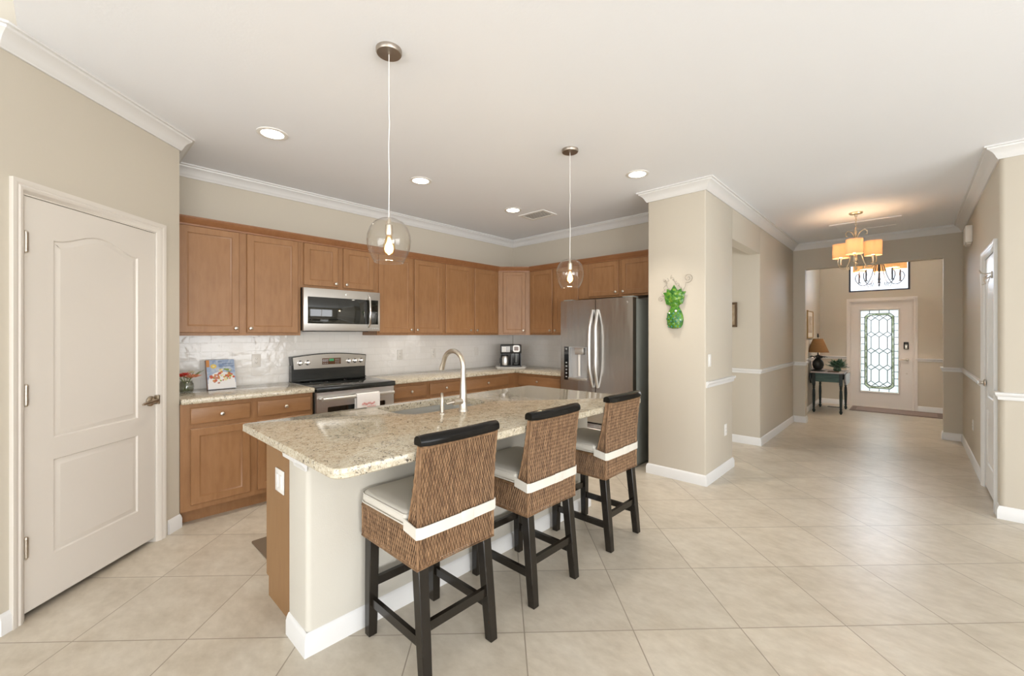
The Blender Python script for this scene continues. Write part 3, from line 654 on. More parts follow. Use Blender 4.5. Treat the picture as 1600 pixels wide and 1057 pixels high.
def pair(a, b, c, d, o, z0, z1, kz):
    return [('door', a - o, b - o, z0, z1, b - o - .026, kz), ('door', c - o, d - o, z0, z1, c - o + .026, kz)]
XF = -4.07
G = 'upper kitchen cabinets'
hu = ZU1 - ZU0
cabinet('upper_cabinet', 'tall maple wall cabinet, first from the pantry door', (XF, .568, ZU0), 90, .920, .315, hu, pair(.600, .999, 1.054, 1.462, .568, .024, hu - .021, .060), G)
cabinet('upper_cabinet', 'short maple wall cabinet above the microwave', (XF, 1.489, 1.808), 90, .762, .315, ZU1 - 1.808, pair(1.512, 1.830, 1.884, 2.206, 1.489, .022, ZU1 - 1.808 - .021, .055), G)
cabinet('upper_cabinet', 'tall maple wall cabinet just right of the microwave', (XF, 2.252, ZU0), 90, .860, .315, hu, pair(2.266, 2.677, 2.704, 3.090, 2.252, .024, hu - .021, .060), G)
cabinet('upper_cabinet', 'tall maple wall cabinet beside the angled corner cabinet on its left', (XF, 3.113, ZU0), 90, .927, .315, hu, pair(3.140, 3.547, 3.604, 4.003, 3.113, .024, hu - .021, .060), G)
# angled corner cabinet
YF2 = 4.345; XD = XF + (YF2 - 4.042)
dw = sqrt(2) * (YF2 - 4.042)
ct = thing('corner_cabinet', 'angled maple corner wall cabinet above the coffee maker', 'cabinet', (XF, 4.042, ZU0), 45, G)
q = lambda x, y: ((x - XF) * .70711 + (y - 4.042) * .70711, -(x - XF) * .70711 + (y - 4.042) * .70711)
MB().prism([q(XF, 4.042), q(XD, YF2), q(XD, YN - .012), q(XW + .012, YN - .012), q(XW + .012, 4.042)], 0, hu).build('carcass', 'maple', ct)
f = front_panel(.300, hu - .046, st=.045).build('door', 'maple', ct, ((dw - .300) / 2, -.0005, .024)); knob(f, .300 - .026, .036)
cabinet('upper_cabinet', 'tall maple wall cabinet left of the refrigerator', (XD + .001, YF2, ZU0), 0, -2.963 - XD, .325, hu,
        pair(-3.748, -3.375, -3.342, -2.972, XD + .001, .024, hu - .021, .060), G)
cabinet('upper_cabinet', 'short maple wall cabinet above the refrigerator', (-2.962, YF2, 1.805), 0, CX0 + 2.962 - .002, .325, ZU1 - 1.805,
        pair(-2.822, -2.424, -2.384, -1.955, -2.962, .020, ZU1 - 1.805 - .021, .055), G)
cp = [(0, 2.222), (.008, 2.222), (.010, 2.236), (.020, 2.244), (.024, 2.256), (.036, 2.266), (.038, 2.274), (.043, 2.276), (.043, 2.288), (-.06, 2.288), (-.06, 2.2415), (0, 2.2415)]
cm = MB()
for s_ in run_segments([(XF - .0, .570), (XF, 4.042), (XD, YF2), (CX0 - .003, YF2)], [(p + .0005 if p >= 0 else p, z) for p, z in cp]): cm.add(s_.v, s_.f)
tag(cm.build('cabinet_crown_molding', 'mapledk'), 'dark maple crown molding running along the tops of the wall cabinets', 'molding')

# base cabinets
G2 = 'base cabinets along the walls'; XB, HB = -3.79, .874
def dd(a, b, o, side): # drawer over door
    kx = b - o - .03 if side == 'r' else a - o + .03
    return [('drawer', a - o, b - o, .722, .842, (a + b) / 2 - o, .782), ('door', a - o, b - o, .140, .690, kx, .64)]
cabinet('base_cabinet', 'maple base cabinet left of the range with two drawers', (XB, .568, 0), 90, .918, .592, HB, dd(.626, 1.005, .568, 'r') + dd(1.057, 1.468, .568, 'l'), G2, .10)
cabinet('base_cabinet', 'narrow maple base cabinet just right of the range', (XB, 2.253, 0), 90, .437, .592, HB, dd(2.275, 2.667, 2.253, 'l'), G2, .10)
cabinet('base_cabinet', 'narrow maple base cabinet second to the right of the range', (XB, 2.691, 0), 90, .47, .592, HB, dd(2.712, 3.130, 2.691, 'r'), G2, .10)
cabinet('base_cabinet', 'wide maple base cabinet running into the kitchen corner', (XB, 3.162, 0), 90, 1.51, .592, HB,
        [('drawer', .031, .769, .722, .842, .40, .782), ('door', .031, .39, .14, .69, .36, .64), ('door', .41, .769, .14, .69, .44, .64)], G2, .10)
cabinet('base_cabinet', 'maple base cabinet under the coffee counter beside the refrigerator', (XB + .001, 4.075, 0), 0, .822, .60, HB,
        [('drawer', .07, .745, .722, .842, .40, .782), ('door', .07, .40, .14, .69, .37, .64), ('door', .415, .745, .14, .69, .445, .64)], G2, .10)

def slab_top(poly, z0, z1, holes=(), e=.005):
    mb = MB(); n = len(poly); ins = inset(poly, e); ins2 = inset(poly, e * .3)
    mb.loft([[(x, y, z0) for x, y in ins], [(x, y, z0 + e) for x, y in poly], [(x, y, z1 - e) for x, y in poly], [(x, y, z1 - e * .3) for x, y in ins2], [(x, y, z1) for x, y in ins]], False, False)
    for z in (z0, z1):
        bm = bmesh.new(); es = []
        for ring in [ins] + list(holes):
            vs = [bm.verts.new((x, y, z)) for x, y in ring]
            for i in range(len(vs)): es.append(bm.edges.new((vs[i], vs[(i + 1) % len(vs)])))
        bmesh.ops.triangle_fill(bm, use_beauty=True, edges=es); mb.bm(bm); bm.free()
    for h in holes: mb.loft([[(x, y, z0) for x, y in h], [(x, y, z1) for x, y in h]], False, False)
    bm = bmesh.new(); vv = [bm.verts.new(p) for p in mb.v]
    for f in mb.f:
        try: bm.faces.new([vv[i] for i in f])
        except ValueError: pass
    bmesh.ops.remove_doubles(bm, verts=bm.verts, dist=1e-5)
    out = MB(); out.bm(bm); bm.free(); return out
ZC = .914
tag(slab_top([(XW + .009, .569), (-3.745, .569), (-3.745, 1.486), (XW + .009, 1.486)], HB + .001, ZC).build('granite_countertop', 'granite'), 'speckled granite countertop left of the range holding cookbook and flowers', 'countertop')
tag(slab_top([(XW + .009, 2.254), (-3.745, 2.254), (-3.745, 4.030), (-2.966, 4.030), (-2.966, YN - .009), (XW + .009, YN - .009)], HB + .001, ZC).build('granite_countertop', 'granite'),
    'L-shaped speckled granite countertop right of the range under the coffee maker', 'countertop')

# ---- range
rg = thing('kitchen_range', 'stainless and black electric range between the base cabinets', 'stove', (-3.735, 1.491, 0), 90); rw = .758
MB().box(0, rw, .03, .635, .03, .893).box(.03, rw - .03, .06, .60, 0, .03).build('body', 'blackenamel', rg)
od = MB().holed(rect(.006, rw - .006, .235, .868), [rrect(.10, rw - .10, .36, .735, .01)], -.008, .0295).build('oven_door', 'steel', rg)
MB().box(.095, rw - .095, .004, .012, .355, .74).build('oven_window', 'ovenglass', od)
hb = MB().tube([(.035, -.058, .812), (rw - .035, -.058, .812)], .0165, 14)
for x in (.05, rw - .05): hb.tube([(x, -.008, .812), (x, -.058, .812)], [.015, .012], 10)
hb.build('oven_handle', 'steel', od)
MB().box(.006, rw - .006, -.006, .0295, .045, .225, .006).build('storage_drawer', 'steel', rg)
MB().box(-.001, rw + .001, -.022, .575, .895, .917, .006).build('cooktop', 'blackglass', rg)
MB().box(-.001, rw + .001, -.026, -.0215, .872, .912, .002).build('cooktop_front_trim', 'blackenamel', rg)
for (x, y, r) in ((.20, .14, .105), (.56, .14, .085), (.20, .42, .080), (.56, .42, .105)):
    MB().loft([[(x + rr * cos(2 * pi * k / 40), y + rr * sin(2 * pi * k / 40), .9174) for k in range(40)] for rr in (r, r - .004)], False, False).build('burner_ring', 'greycase', rg)
MB().box(.004, rw - .004, .577, .645, .895, 1.075).box(0, rw, .56, .582, .918, .93, .004).build('backguard', 'blackenamel', rg)
top = [(rw * k / 24, 1.158 + .028 * sin(pi * k / 24)) for k in range(25)]
con = [(.012, 1.030), (rw - .012, 1.030)] + [(x, z) for x, z in reversed(top)]
MB().loft([[(x, .565, z) for x, z in con], [(x, .645, z) for x, z in con]]).build('console_housing', 'blackenamel', rg)
cin = inset(con, .008)
kf = MB().loft([[(x, .5655 , z) for x, z in cin], [(x, .5575 + (z - 1.03) * .0, z) for x, z in cin]]).build('console_face', 'consolesteel', rg)
dpl = MB().box(.285, .475, .552, .558, 1.072, 1.135, .002).build('control_display', 'copper', rg)
MB().box(.355, .40, .5505, .5525, 1.105, 1.128).build('clock_display', 'green_led', dpl)
kb = MB()
for cx_, cz_ in [(.30 + .018 * i, 1.083 + .018 * j) for i in range(3) for j in range(3)] + [(.42 + .016 * i, 1.083 + .018 * j) for i in range(3) for j in range(3)]: kb.box(cx_ - .004, cx_ + .004, .5515, .5525, cz_ - .003, cz_ + .003)
kb.build('button_pattern', 'greyplastic', dpl)
for x in (.075, .145, .560, .628, .695):
    MB().lathe([(.024, 0), (.024, .006), (.019, .009), (.018, .024), (.014, .026)], 18, 'y', (x, .557, 1.098)).build('burner_knob', 'chrome', rg)
    MB().box(x - .0045, x + .0045, .515, .533, 1.079, 1.117, .002).build('grip', 'chrome', bpy.data.objects[[o.name for o in rg.children if o.name.startswith('burner_knob')][-1]])
# dish towel over the oven handle
tw = thing('dish_towel', 'white dish towel with red lettering hanging on the oven handle', 'towel', (-3.735, 1.491, 0), 90)
lp = []
for x in [.335 + .225 * k / 14 for k in range(15)]:
    w_ = .003 * sin(x * 60)
    lp.append([(x, y + (w_ if z < .79 else 0), z) for y, z in ((-.087, .44), (-.084, .60), (-.081, .80), (-.077, .830), (-.058, .837), (-.040, .830), (-.033, .80), (-.031, .58))])
ins_ = [[(p[0], p[1] + (.004 if i < 4 else (-.004 if i > 4 else 0)), p[2] - (.004 if 2 < i < 6 else 0)) for i, p in enumerate(l)] for l in lp]
MB().loft([a + b[::-1] for a, b in zip(lp, ins_)]).build('cloth', 'towel', tw)
rt = MB(); random.seed(3)
for k in range(9):
    x = .385 + .014 * k; z = .735 + .006 * sin(k * 1.7); y = -.0862
    rt.tube([(x - .006, y, z - .008), (x + .001, y - .001, z + .012), (x + .004, y, z - .006), (x + .011, y - .001, z + .006)], .0016, 5)
for k in range(5): rt.tube([(.43 + .018 * k, -.0865, .700 + .004 * (k % 2)), (.437 + .018 * k, -.0872, .716), (.446 + .018 * k, -.0865, .702)], .0016, 5)
rt.build('red_lettering', 'red_thread', tw)

# ---- microwave
mw = thing('microwave_oven', 'stainless over-the-range microwave above the stove', 'microwave', (-4.0, 1.490, 1.408), 90); w_ = .757
MB().box(.003, w_ - .003, .028, .385, .004, .392).build('body', 'blackenamel', mw)
md = MB().box(0, w_, 0, .028, .0, .396, .004).build('door', 'steel', mw)
MB().box(.035, w_ - .022, -.003, .004, .068, .315, .002).build('door_window', 'ovenglass', md)
MB().tube([(.628, -.003, .040), (.628, -.034, .075), (.628, -.044, .19), (.628, -.034, .32), (.628, -.003, .362)], .011, 12).build('handle', 'chrome', md)
MB().box(.59, .612, -.0045, -.002, .08, .30).build('control_strip', 'blackplastic', md)
bt = MB()
for k in range(4): bt.box(.655 + .022 * k, .669 + .022 * k, -.0012, .002, .020, .032, .001)
bt.build('button_row', 'greyplastic', md)
MB().lathe([(.011, 0), (.011, .0015), (.009, .002)], 20, 'y', (.40, 0, .355)).build('round_badge', 'chrome', md)
MB().box(.12, .64, .03, .36, -.006, .005).build('vent_grille', 'blackplastic', mw)

# ---- refrigerator
fr = thing('refrigerator', 'stainless french door refrigerator with water dispenser', 'refrigerator', (-2.958, 3.955, 0), 0); fw_ = .910
MB().box(.006, fw_ - .006, .075, .705, .03, 1.745, .004).box(.03, fw_ - .03, .10, .68, 0, .03).build('case', 'greycase', fr)
hole = rrect(.118, .358, .878, 1.232, .006, 2)
ld = MB().holed(rrect(.002, .4645, .705, 1.758, .012), [hole], .0, .035).box(.004, .4625, .0355, .072, .707, 1.756).build('left_door', 'fridge', fr)
MB().holed(rrect(.1175, .3585, .8775, 1.2325, .006, 2), [rrect(.124, .352, .884, 1.226, .006, 2)], -.001, .034).box(.119, .357, .0335, .0355, .88, 1.23).build('dispenser_recess', 'greyplastic', ld)
MB().box(.192, .312, .002, .034, 1.150, 1.225, .006).build('dispenser_nozzle', 'steel', ld)
MB().box(.236, .262, .010, .026, .905, 1.152, .004).build('dispenser_paddle', 'white', ld)
MB().box(.115, .360, -.014, .034, .862, .890, .004).build('drip_tray', 'steel', ld)
cpn = MB().box(.052, .114, -.002, .0, .855, 1.235).build('control_panel', 'blackglass', fr)
for z, h_ in ((.885, .012), (.925, .016), (.965, .014), (1.005, .014), (1.045, .014), (1.20, .016)): MB().box(.074, .094, -.003, -.0021, z, z + h_).build('panel_icon', 'greyplastic', cpn)
rd = MB().holed(rrect(.4725, fw_ - .002, .705, 1.758, .012), [], .0, .072).build('right_door', 'fridge', fr)
MB().lathe([(.010, 0), (.010, .0015), (.008, .002)], 18, 'y', (.845, 0, 1.705)).build('round_badge', 'chrome', rd)
for par, x, s_ in ((ld, .440, -1), (rd, .497, 1)):
    pts = []
    for k in range(15):
        t = k / 14; b_ = sin(pi * t)
        pts.append((x + s_ * .012 * b_, -.004 - .062 * min(1, b_ * 1.5), .80 + .84 * t))
    MB().tube(pts, .0165, 12).build('door_handle', 'satin', par)
for z0, z1 in ((.412, .697), (.06, .404)):
    dr = MB().box(.002, fw_ - .002, 0, .072, z0, z1, .010).build('freezer_drawer', 'fridge', fr)
    MB().tube([(.10, -.002, z1 - .05), (.13, -.05, z1 - .05), (fw_ - .13, -.05, z1 - .05), (fw_ - .10, -.002, z1 - .05)], .012, 10).build('drawer_handle', 'steel', dr)
for x in (.02, fw_ - .14): MB().box(x, x + .12, .03, .16, 1.7455, 1.772, .004).build('hinge_cover', 'greycase', fr)

# ---- island
IX0, IX1, IY0, IY1 = -2.50, -1.422, .632, 2.90
KX0, KX1, KY0, KY1 = -2.088, -1.882, .714, 2.885
kp = rrect(KX0, KX1, KY0, KY1, [.004, .022, .022, .004])
struct(MB().prism(kp + [(-2.06, KY1 - .05), (-2.06, KY0 + .08), (KX0, KY0 + .08)], 0, HB), 'wall_island', 'wall', 'low white painted wall under the island bar overhang', 'wall')
M['kneepaint'] = paint('white_knee_wall_paint', (0.56, 0.535, 0.475), 160, 0.2)
bpy.data.objects['wall_island'].data.materials[0] = M['kneepaint']
im = MB()
for s_ in run_segments([(KX0, KY0), (KX1, KY0), (KX1, KY1), (KX0, KY1)], BASE): im.add(s_.v, s_.f)
struct(im, 'baseboard_island', 'trim', 'white baseboard around the island knee wall', 'baseboard')
cv = [(0, .790), (.007, .790), (.010, .806), (.024, .822), (.040, .834), (.052, .840), (.056, .872), (0, .872)]
struct(run_segments([(KX0 + .075, KY0), (KX1 + .004, KY0)], cv)[0], 'trim_60', 'trim', 'small white cove molding under the island counter end', 'molding')
isl = thing('island_cabinet', 'maple island cabinet with plain end panel and light switch', 'cabinet', (-2.503, 2.885, 0), -90)
MB().box(0, 2.135, 0, .018, .10, HB).box(0, .018, .018, .388, .10, HB).box(2.117, 2.135, .018, .388, .10, HB).box(0, 2.135, .07, .411, 0, .10).box(.018, 2.117, .018, .388, .10, .118).build('carcass', 'maple', isl)
MB().box(2.1355, 2.142, .0, .411, .10, HB).box(2.1355, 2.142, .035, .399, 0, .10).build('end_panel', 'veneer', isl)
fx = [.02, .55, 1.10, 1.62, 2.115]
for a, b in zip(fx[:-1], fx[1:]):
    f = drawer_panel(b - a - .02, .12).build('drawer', 'mapleh', isl, (a + .01, -.0005, .735)); knob(f, (b - a) / 2 - .01, .06)
    f = front_panel(b - a - .02, .57).build('door', 'maple', isl, (a + .01, -.0005, .14)); knob(f, .03, .50)
SK = (-2.445, -2.072, 1.335, 2.00)
hole = rrect(*SK, [.05, .13, .13, .05], 6)
tag(slab_top(rrect(IX0 - .02, IX1, IY0, IY1, [.02, .055, .055, .03], 6), HB + .001, ZC, [hole]).build('island_countertop', 'granite'), 'large speckled granite island countertop with sink cutout', 'countertop')
sk = MB(); l0 = rrect(SK[0] - .004, SK[1] + .004, SK[2] - .004, SK[3] + .004, [.054, .134, .134, .054], 6)
sk.loft([[(x, y, HB - .0005) for x, y in inset(l0, -.002)], [(x, y, HB - .0005) for x, y in l0], [(x, y, .72) for x, y in inset(l0, .006)], [(x, y, .70) for x, y in inset(l0, .03)]], False, True)
so = tag(sk.build('kitchen_sink', 'sinksteel'), 'undermount stainless sink in the island counter', 'sink')
MB().lathe([(.045, .7005), (.040, .703), (.02, .7015)], 20, 'z', (-2.25, 1.64, 0)).build('drain', 'chrome', so)

fc = thing('kitchen_faucet', 'tall brushed nickel gooseneck faucet on the island', 'faucet', (-1.967, 1.655, ZC), 0)
MB().lathe([(.030, 0), (.030, .006), (.025, .012), (.0235, .06), (.021, .10), (.017, .17), (.0145, .215)], 20).build('column', 'nickel', fc)
pts = [(0, 0, .20)] + [(-.098 + .098 * cos(radians(a)), 0, .262 + .098 * sin(radians(a))) for a in range(0, 176, 12)] + [(-.205, 0, .262), (-.213, 0, .238)]
MB().tube(pts, [.0145] * (len(pts) - 3) + [.0135, .0155, .0165], 14).build('spout', 'nickel', fc)
MB().tube([(0, 0, .060), (0, -.075, .062)], [.0205, .019], 14).tube([(0, -.074, .062), (-.004, -.092, .060), (-.012, -.118, .055)], [.009, .007, .006], 10).build('handle', 'nickel', fc)
sd = thing('soap_dispenser', 'small brushed nickel soap pump beside the island faucet', 'soap dispenser', (-1.985, 1.511, ZC), 0)
MB().lathe([(.020, 0), (.020, .005), (.011, .009), (.010, .06)], 14).build('base', 'nickel', sd)
MB().tube([(0, 0, .055), (0, 0, .088), (-.008, .005, .106), (-.024, .016, .112), (-.044, .030, .105), (-.052, .036, .090)], [.0095, .0095, .009, .0085, .008, .0075], 10).build('pump_spout', 'nickel', sd)

# ---- bar stools
def weave(mb, p00, p10, p01, p11, pitch=.0074, row=.0205, amp=.0019, curve=None):
    p00, p10, p01, p11 = map(Vector, (p00, p10, p01, p11))
    nrm = (p10 - p00).cross(p01 - p00).normalized()
    w = max((p10 - p00).length, (p11 - p01).length); h = (p01 - p00).length
    n = max(2, int(round(w / pitch))); m = max(2, int(round(h / row)))
    for i in range(n):
        u = (i + .5) / n; ctr = []; rs = []
        for k in range(2 * m + 1):
            v = k / (2 * m)
            p = (p00 * (1 - u) + p10 * u) * (1 - v) + (p01 * (1 - u) + p11 * u) * v
            ph = cos(pi * (v * m + i))
            if curve: p = p + nrm * curve(u, v)
            ctr.append(p + nrm * amp * ph)
        side = (p10 - p00).normalized() * (w / n) * .50; loops = []
        for k, p in enumerate(ctr):
            s = 1.02 if k % 2 == 0 else .70
            loops.append([tuple(p - side * s), tuple(p + nrm * .0026), tuple(p + side * s), tuple(p - nrm * .0026)])
        mb.loft(loops)
def stool():
    t = thing('bar_stool', 'x', 'bar stool', (0, 0, 0), 0, 'bar stools along the island')
    fx, rx, hy, z0, z1 = -.243, .198, .203, .462, .600
    sb = MB()
    weave(sb, (fx, -hy, z0), (rx, -hy, z0), (fx, -hy, z1), (rx, -hy, z1)); weave(sb, (rx, hy, z0), (fx, hy, z0), (rx, hy, z1), (fx, hy, z1))
    weave(sb, (rx, -hy, z0), (rx, hy, z0), (rx, -hy, z1), (rx, hy, z1)); weave(sb, (fx, hy, z0), (fx, -hy, z0), (fx, hy, z1), (fx, -hy, z1))
    for z in (z0, z1):
        for d in (0, .006): sb.tube([(fx, -hy - d * .4, z - d), (rx, -hy - d * .4, z - d), (rx + d * .4, hy, z - d), (fx, hy, z - d)], .0052, 6, closed=True)
    for cx_, cy_ in ((fx, -hy), (rx, -hy), (rx, hy), (fx, hy)): sb.tube([(cx_, cy_, z0), (cx_, cy_, z1)], .005, 6)
    seat = sb.build('woven_seat_box', 'wicker', t, angle=60)
    MB().box(fx + .005, rx - .005, -hy + .005, hy - .005, z0 + .004, z1 - .002).build('seat_core', 'wickercore', seat)
    # backrest
    zb0, zb1 = z1 + .002, .942
    bw = MB(); rxb, rxt, fxb, fxt = .198, .224, .128, .201
    cv = lambda u, v: -.010 * sin(pi * v)
    weave(bw, (rxb, -hy, zb0), (rxb, hy, zb0), (rxt, -hy, zb1), (rxt, hy, zb1), curve=cv)
    weave(bw, (fxb, hy, zb0), (fxb, -hy, zb0), (fxt, hy, zb1), (fxt, -hy, zb1), curve=lambda u, v: -.012 * sin(pi * v) * (1 - v))
    weave(bw, (fxb, -hy, zb0), (rxb, -hy, zb0), (fxt, -hy, zb1), (rxt, -hy, zb1)); weave(bw, (rxb, hy, zb0), (fxb, hy, zb0), (rxt, hy, zb1), (fxt, hy, zb1))
    for sy in (-1, 1):
        bw.tube([(rxb, sy * hy, zb0), ((rxb + rxt) / 2 - .010, sy * hy, (zb0 + zb1) / 2), (rxt, sy * hy, zb1)], .0055, 6)
        bw.tube([(fxb, sy * hy, zb0), ((fxb + fxt) / 2 + .010, sy * hy, (zb0 + zb1) / 2), (fxt, sy * hy, zb1)], .005, 6)
    for d in (0, .008): bw.tube([(rxt + .001, -hy, zb1 - d), (rxt + .001, hy, zb1 - d), (fxt, hy, zb1 - d), (fxt, -hy, zb1 - d)], .005, 6, closed=True)
    back = bw.build('woven_backrest', 'wicker', t, angle=60)
    k_ = .005; zm = (zb0 + zb1) / 2
    MB().loft([[(fxb + k_, -hy + k_, zb0), (rxb - k_, -hy + k_, zb0), (rxb - k_, hy - k_, zb0), (fxb + k_, hy - k_, zb0)],
               [((fxb + fxt) / 2 + .014, -hy + k_, zm), ((rxb + rxt) / 2 - .015, -hy + k_, zm), ((rxb + rxt) / 2 - .015, hy - k_, zm), ((fxb + fxt) / 2 + .014, hy - k_, zm)],
               [(fxt + k_, -hy + k_, zb1), (rxt - k_, -hy + k_, zb1), (rxt - k_, hy - k_, zb1), (fxt + k_, hy - k_, zb1)]]).build('back_core', 'wickercore', back)
    # top rail, a half-round bar with a slight bow
    rl = MB(); loops = []
    sec = [(-.026, -.002), (.026, -.002), (.028, .011), (.025, .028), (.014, .038), (0, .041), (-.014, .038), (-.025, .028), (-.028, .011)]
    for k in range(13):
        y = -.212 + .424 * k / 12; e = 1.0 if 0 < k < 12 else .86
        loops.append([(.213 + .012 * (1 - (y / .212) ** 2) - .004 + x * e, y, zb1 + .004 + .02 + (z - .02) * e) for x, z in sec])
    rl.loft(loops); rl.build('top_rail', 'blackwood', t, angle=50)
    # cushion
    cu = MB(); cl = []
    for dz, ins_ in ((0, .020), (.006, .006), (.018, 0), (.034, .001), (.046, .008), (.052, .026), (.055, .07)):
        cl.append([(x, y, z1 + .007 + dz) for x, y in rrect(-.262 + ins_, .122 - ins_, -.212 + ins_, .212 - ins_, [max(.012, q_ - ins_) for q_ in (.05, .02, .02, .05)], 6)])
    cu.loft(cl); cush = cu.build('seat_cushion', 'cushion', t, angle=60)
    pp = rrect(-.263, .123, -.213, .213, [.05, .02, .02, .05], 6)
    pi_ = MB(); 
    for z in (z1 + .014, z1 + .050): pi_.tube([(x, y, z) for x, y in (pp if z < z1 + .03 else inset(pp, .004))], .0032, 6, closed=True)
    pi_.build('piping', 'cushion', cush)
    # tie band around the foot of the backrest
    zc = .602
    pth = [(.118, -hy - .012, zc + .016), (.150, -hy - .011, zc + .010), (rxb + .004, -hy - .010, zc), (rxb + .011, -hy * .96, zc - .001), (rxb + .010, -hy * .3, zc - .003), (rxb + .010, hy * .2, zc - .003), (rxb + .010, hy * .7, zc - .001),
           (rxb + .011, hy * .96, zc), (rxb + .004, hy + .010, zc), (.150, hy + .011, zc + .010), (.118, hy + .012, zc + .016)]
    bd = MB(); loops = []
    for k, p in enumerate(pth):
        a = Vector(pth[max(0, k - 1)]); b = Vector(pth[min(len(pth) - 1, k + 1)]); d = (b - a); nn = Vector((d.y, -d.x, 0)).normalized(); P = Vector(p)
        hw = .023
        loops.append([tuple(P + Vector((0, 0, -hw)) - nn * .0015), tuple(P + Vector((0, 0, -hw)) + nn * .0025), tuple(P + Vector((0, 0, hw)) + nn * .0025), tuple(P + Vector((0, 0, hw)) - nn * .0015)])
    bd.loft(loops); bd.box(rxb + .012, rxb + .0155, .005, .075, zc - .026, zc + .024, .001)
    bd.build('tie_band', 'cushion', cush, angle=60)
    # legs
    def leg(x0, y0, x1, y1):
        h = .022; mb = MB()
        mb.loft([[(x1 + a * h * .92, y1 + b * h * .92, 0) for a, b in ((-1, -1), (1, -1), (1, 1), (-1, 1))], [(x1 + (x0 - x1) * .3 + a * h, y1 + (y0 - y1) * .3 + b * h, .14) for a, b in ((-1, -1), (1, -1), (1, 1), (-1, 1))],
                 [(x0 + a * h * 1.08, y0 + b * h * 1.08, .4615) for a, b in ((-1, -1), (1, -1), (1, 1), (-1, 1))]])
        o = mb.build('leg', 'espresso', t)
        bv = o.modifiers.new('soft_edges', 'BEVEL'); bv.width = .003; bv.segments = 2; return o
    T = {}
    for sx in (-1, 1):
        for sy in (-1, 1):
            x0 = -.213 if sx < 0 else .168; x1 = -.213 if sx < 0 else .214
            leg(x0, sy * .172, x1, sy * .178)
    at = lambda sx, sy, z: Vector(((-.213 if sx < 0 else .214 + (.168 - .214) * min(1, z / .46)), sy * (.178 - .006 * z / .46), z))
    def bar(a, b, hz=.019, hw=.010):
        d = (b - a).normalized(); s_ = Vector((-d.y, d.x, 0)).normalized() * hw; u_ = Vector((0, 0, hz))
        MB().loft([[tuple(p + s_ * i + u_ * j) for i, j in ((-1, -1), (1, -1), (1, 1), (-1, 1))] for p in (a + d * .0225, b - d * .0225)]).build('stretcher', 'espresso', t)
    bar(at(-1, -1, .155), at(1, -1, .155)); bar(at(-1, 1, .155), at(1, 1, .155))
    bar(at(-1, -1, .235), at(-1, 1, .235)); bar(at(1, -1, .215), at(1, 1, .215))
    return t
st = stool()
st.location = (-1.594, 1.148, 0); st['label'] = 'dark legged wicker bar stool with white cushion, at the near end of the island'
dup(st, (-1.603, 1.808, 0), 0, 'dark legged wicker bar stool with white cushion, middle one of three at the island')
dup(st, (-1.604, 2.556, 0), 0, 'dark legged wicker bar stool with white cushion, at the refrigerator end of the island')

# ------------------------------------------------------------------ things on the counters
tray = thing('serving_tray', 'white rectangular tray under the coffee maker in the corner', 'tray', (-3.975, 4.185, ZC), 45)
tl = []
for z, d in ((.0, .022), (.004, .018), (.022, 0), (.024, .002), (.010, .022), (.008, .03)): tl.append([(x, y, z) for x, y in inset(rrect(-.205, .205, -.145, .145, .02, 4), d)])
MB().loft(tl).build('tray', 'chinese_white', tray)
cmk = thing('coffee_maker', 'black two-way coffee maker on a white tray in the counter corner', 'coffee maker', (-3.975, 4.185, ZC + .0085), 45)
MB().box(-.142, .142, -.10, .12, 0, .035, .008).box(-.142, .142, .03, .12, .03, .30, .010).box(-.142, .142, -.10, .12, .195, .315, .014).box(.0, .018, -.06, .05, .03, .21).box(-.142, -.13, -.04, .05, .03, .21).box(.13, .142, -.04, .05, .03, .21).build('body', 'blackplastic', cmk)
cpn = MB().box(-.125, -.012, -.1035, -.099, .212, .292, .003).build('control_screen', 'greyplastic', cmk)
bts = MB()
for i in range(2):
    for j in range(3): bts.box(-.118 + .028 * i, -.096 + .028 * i, -.1055, -.103, .222 + .022 * j, .238 + .022 * j, .001)
bts.build('control_buttons', 'white', cpn)
pb = MB().holed(rrect(.028, .118, .215, .305, .022), [rrect(.044, .102, .234, .287, .008)], -.106, -.099).build('pod_lid_ring', 'chinese_white', cmk)
MB().box(.044, .102, -.1025, -.099, .234, .287).build('pod_lid', 'copper', cmk)
crf = MB().lathe([(.045, .036), (.047, .045), (.047, .135), (.043, .150), (.040, .155)], 22, c=(-.075, -.055, 0)).build('carafe', 'steel', cmk)
MB().lathe([(.041, .155), (.040, .168), (.02, .175)], 18, c=(-.075, -.055, 0)).tube([(-.118, -.075, .145), (-.145, -.085, .13), (-.145, -.085, .07), (-.12, -.075, .055)], .007, 8).build('carafe_lid_and_handle', 'blackplastic', crf)
MB().box(.066, .076, -.05, -.038, .07, .195).lathe([(.03, .05), (.03, .055)], 16, c=(.07, -.05, 0)).build('pod_spout', 'greycase', cmk)

bk = thing('cookbook', 'blue cookbook with a salad plate cover leaning on the white tile', 'book', (-4.225, .818, ZC + .002), 90)
bk.rotation_euler = (radians(-14), 0, radians(94))
bw_, bh_ = .205, .250
MB().box(.001, bw_ - .004, .002, .020, .002, bh_ - .002).build('pages', 'pages', bk)
cv_ = MB().box(0, bw_, -.002, .001, 0, bh_).box(0, bw_, .021, .024, 0, bh_).build('cover', 'bookblue', bk)
MB().box(-.003, .0, -.002, .024, 0, bh_).build('spine', 'spine', bk)
random.seed(5)
pl = MB(); pts = [(bw_ / 2 + .098 * cos(2 * pi * k / 40), .062 + .085 * sin(2 * pi * k / 40)) for k in range(40)]
pts = [(min(max(x, .002), bw_ - .002), max(z, .003)) for x, z in pts]
MB().box(.002, bw_ - .002, -.0024, -.002, .002, .05).loft([[(x, -.0025, z) for x, z in pts], [(x, -.003, z) for x, z in pts]]).build('printed_plate', 'plate', cv_)
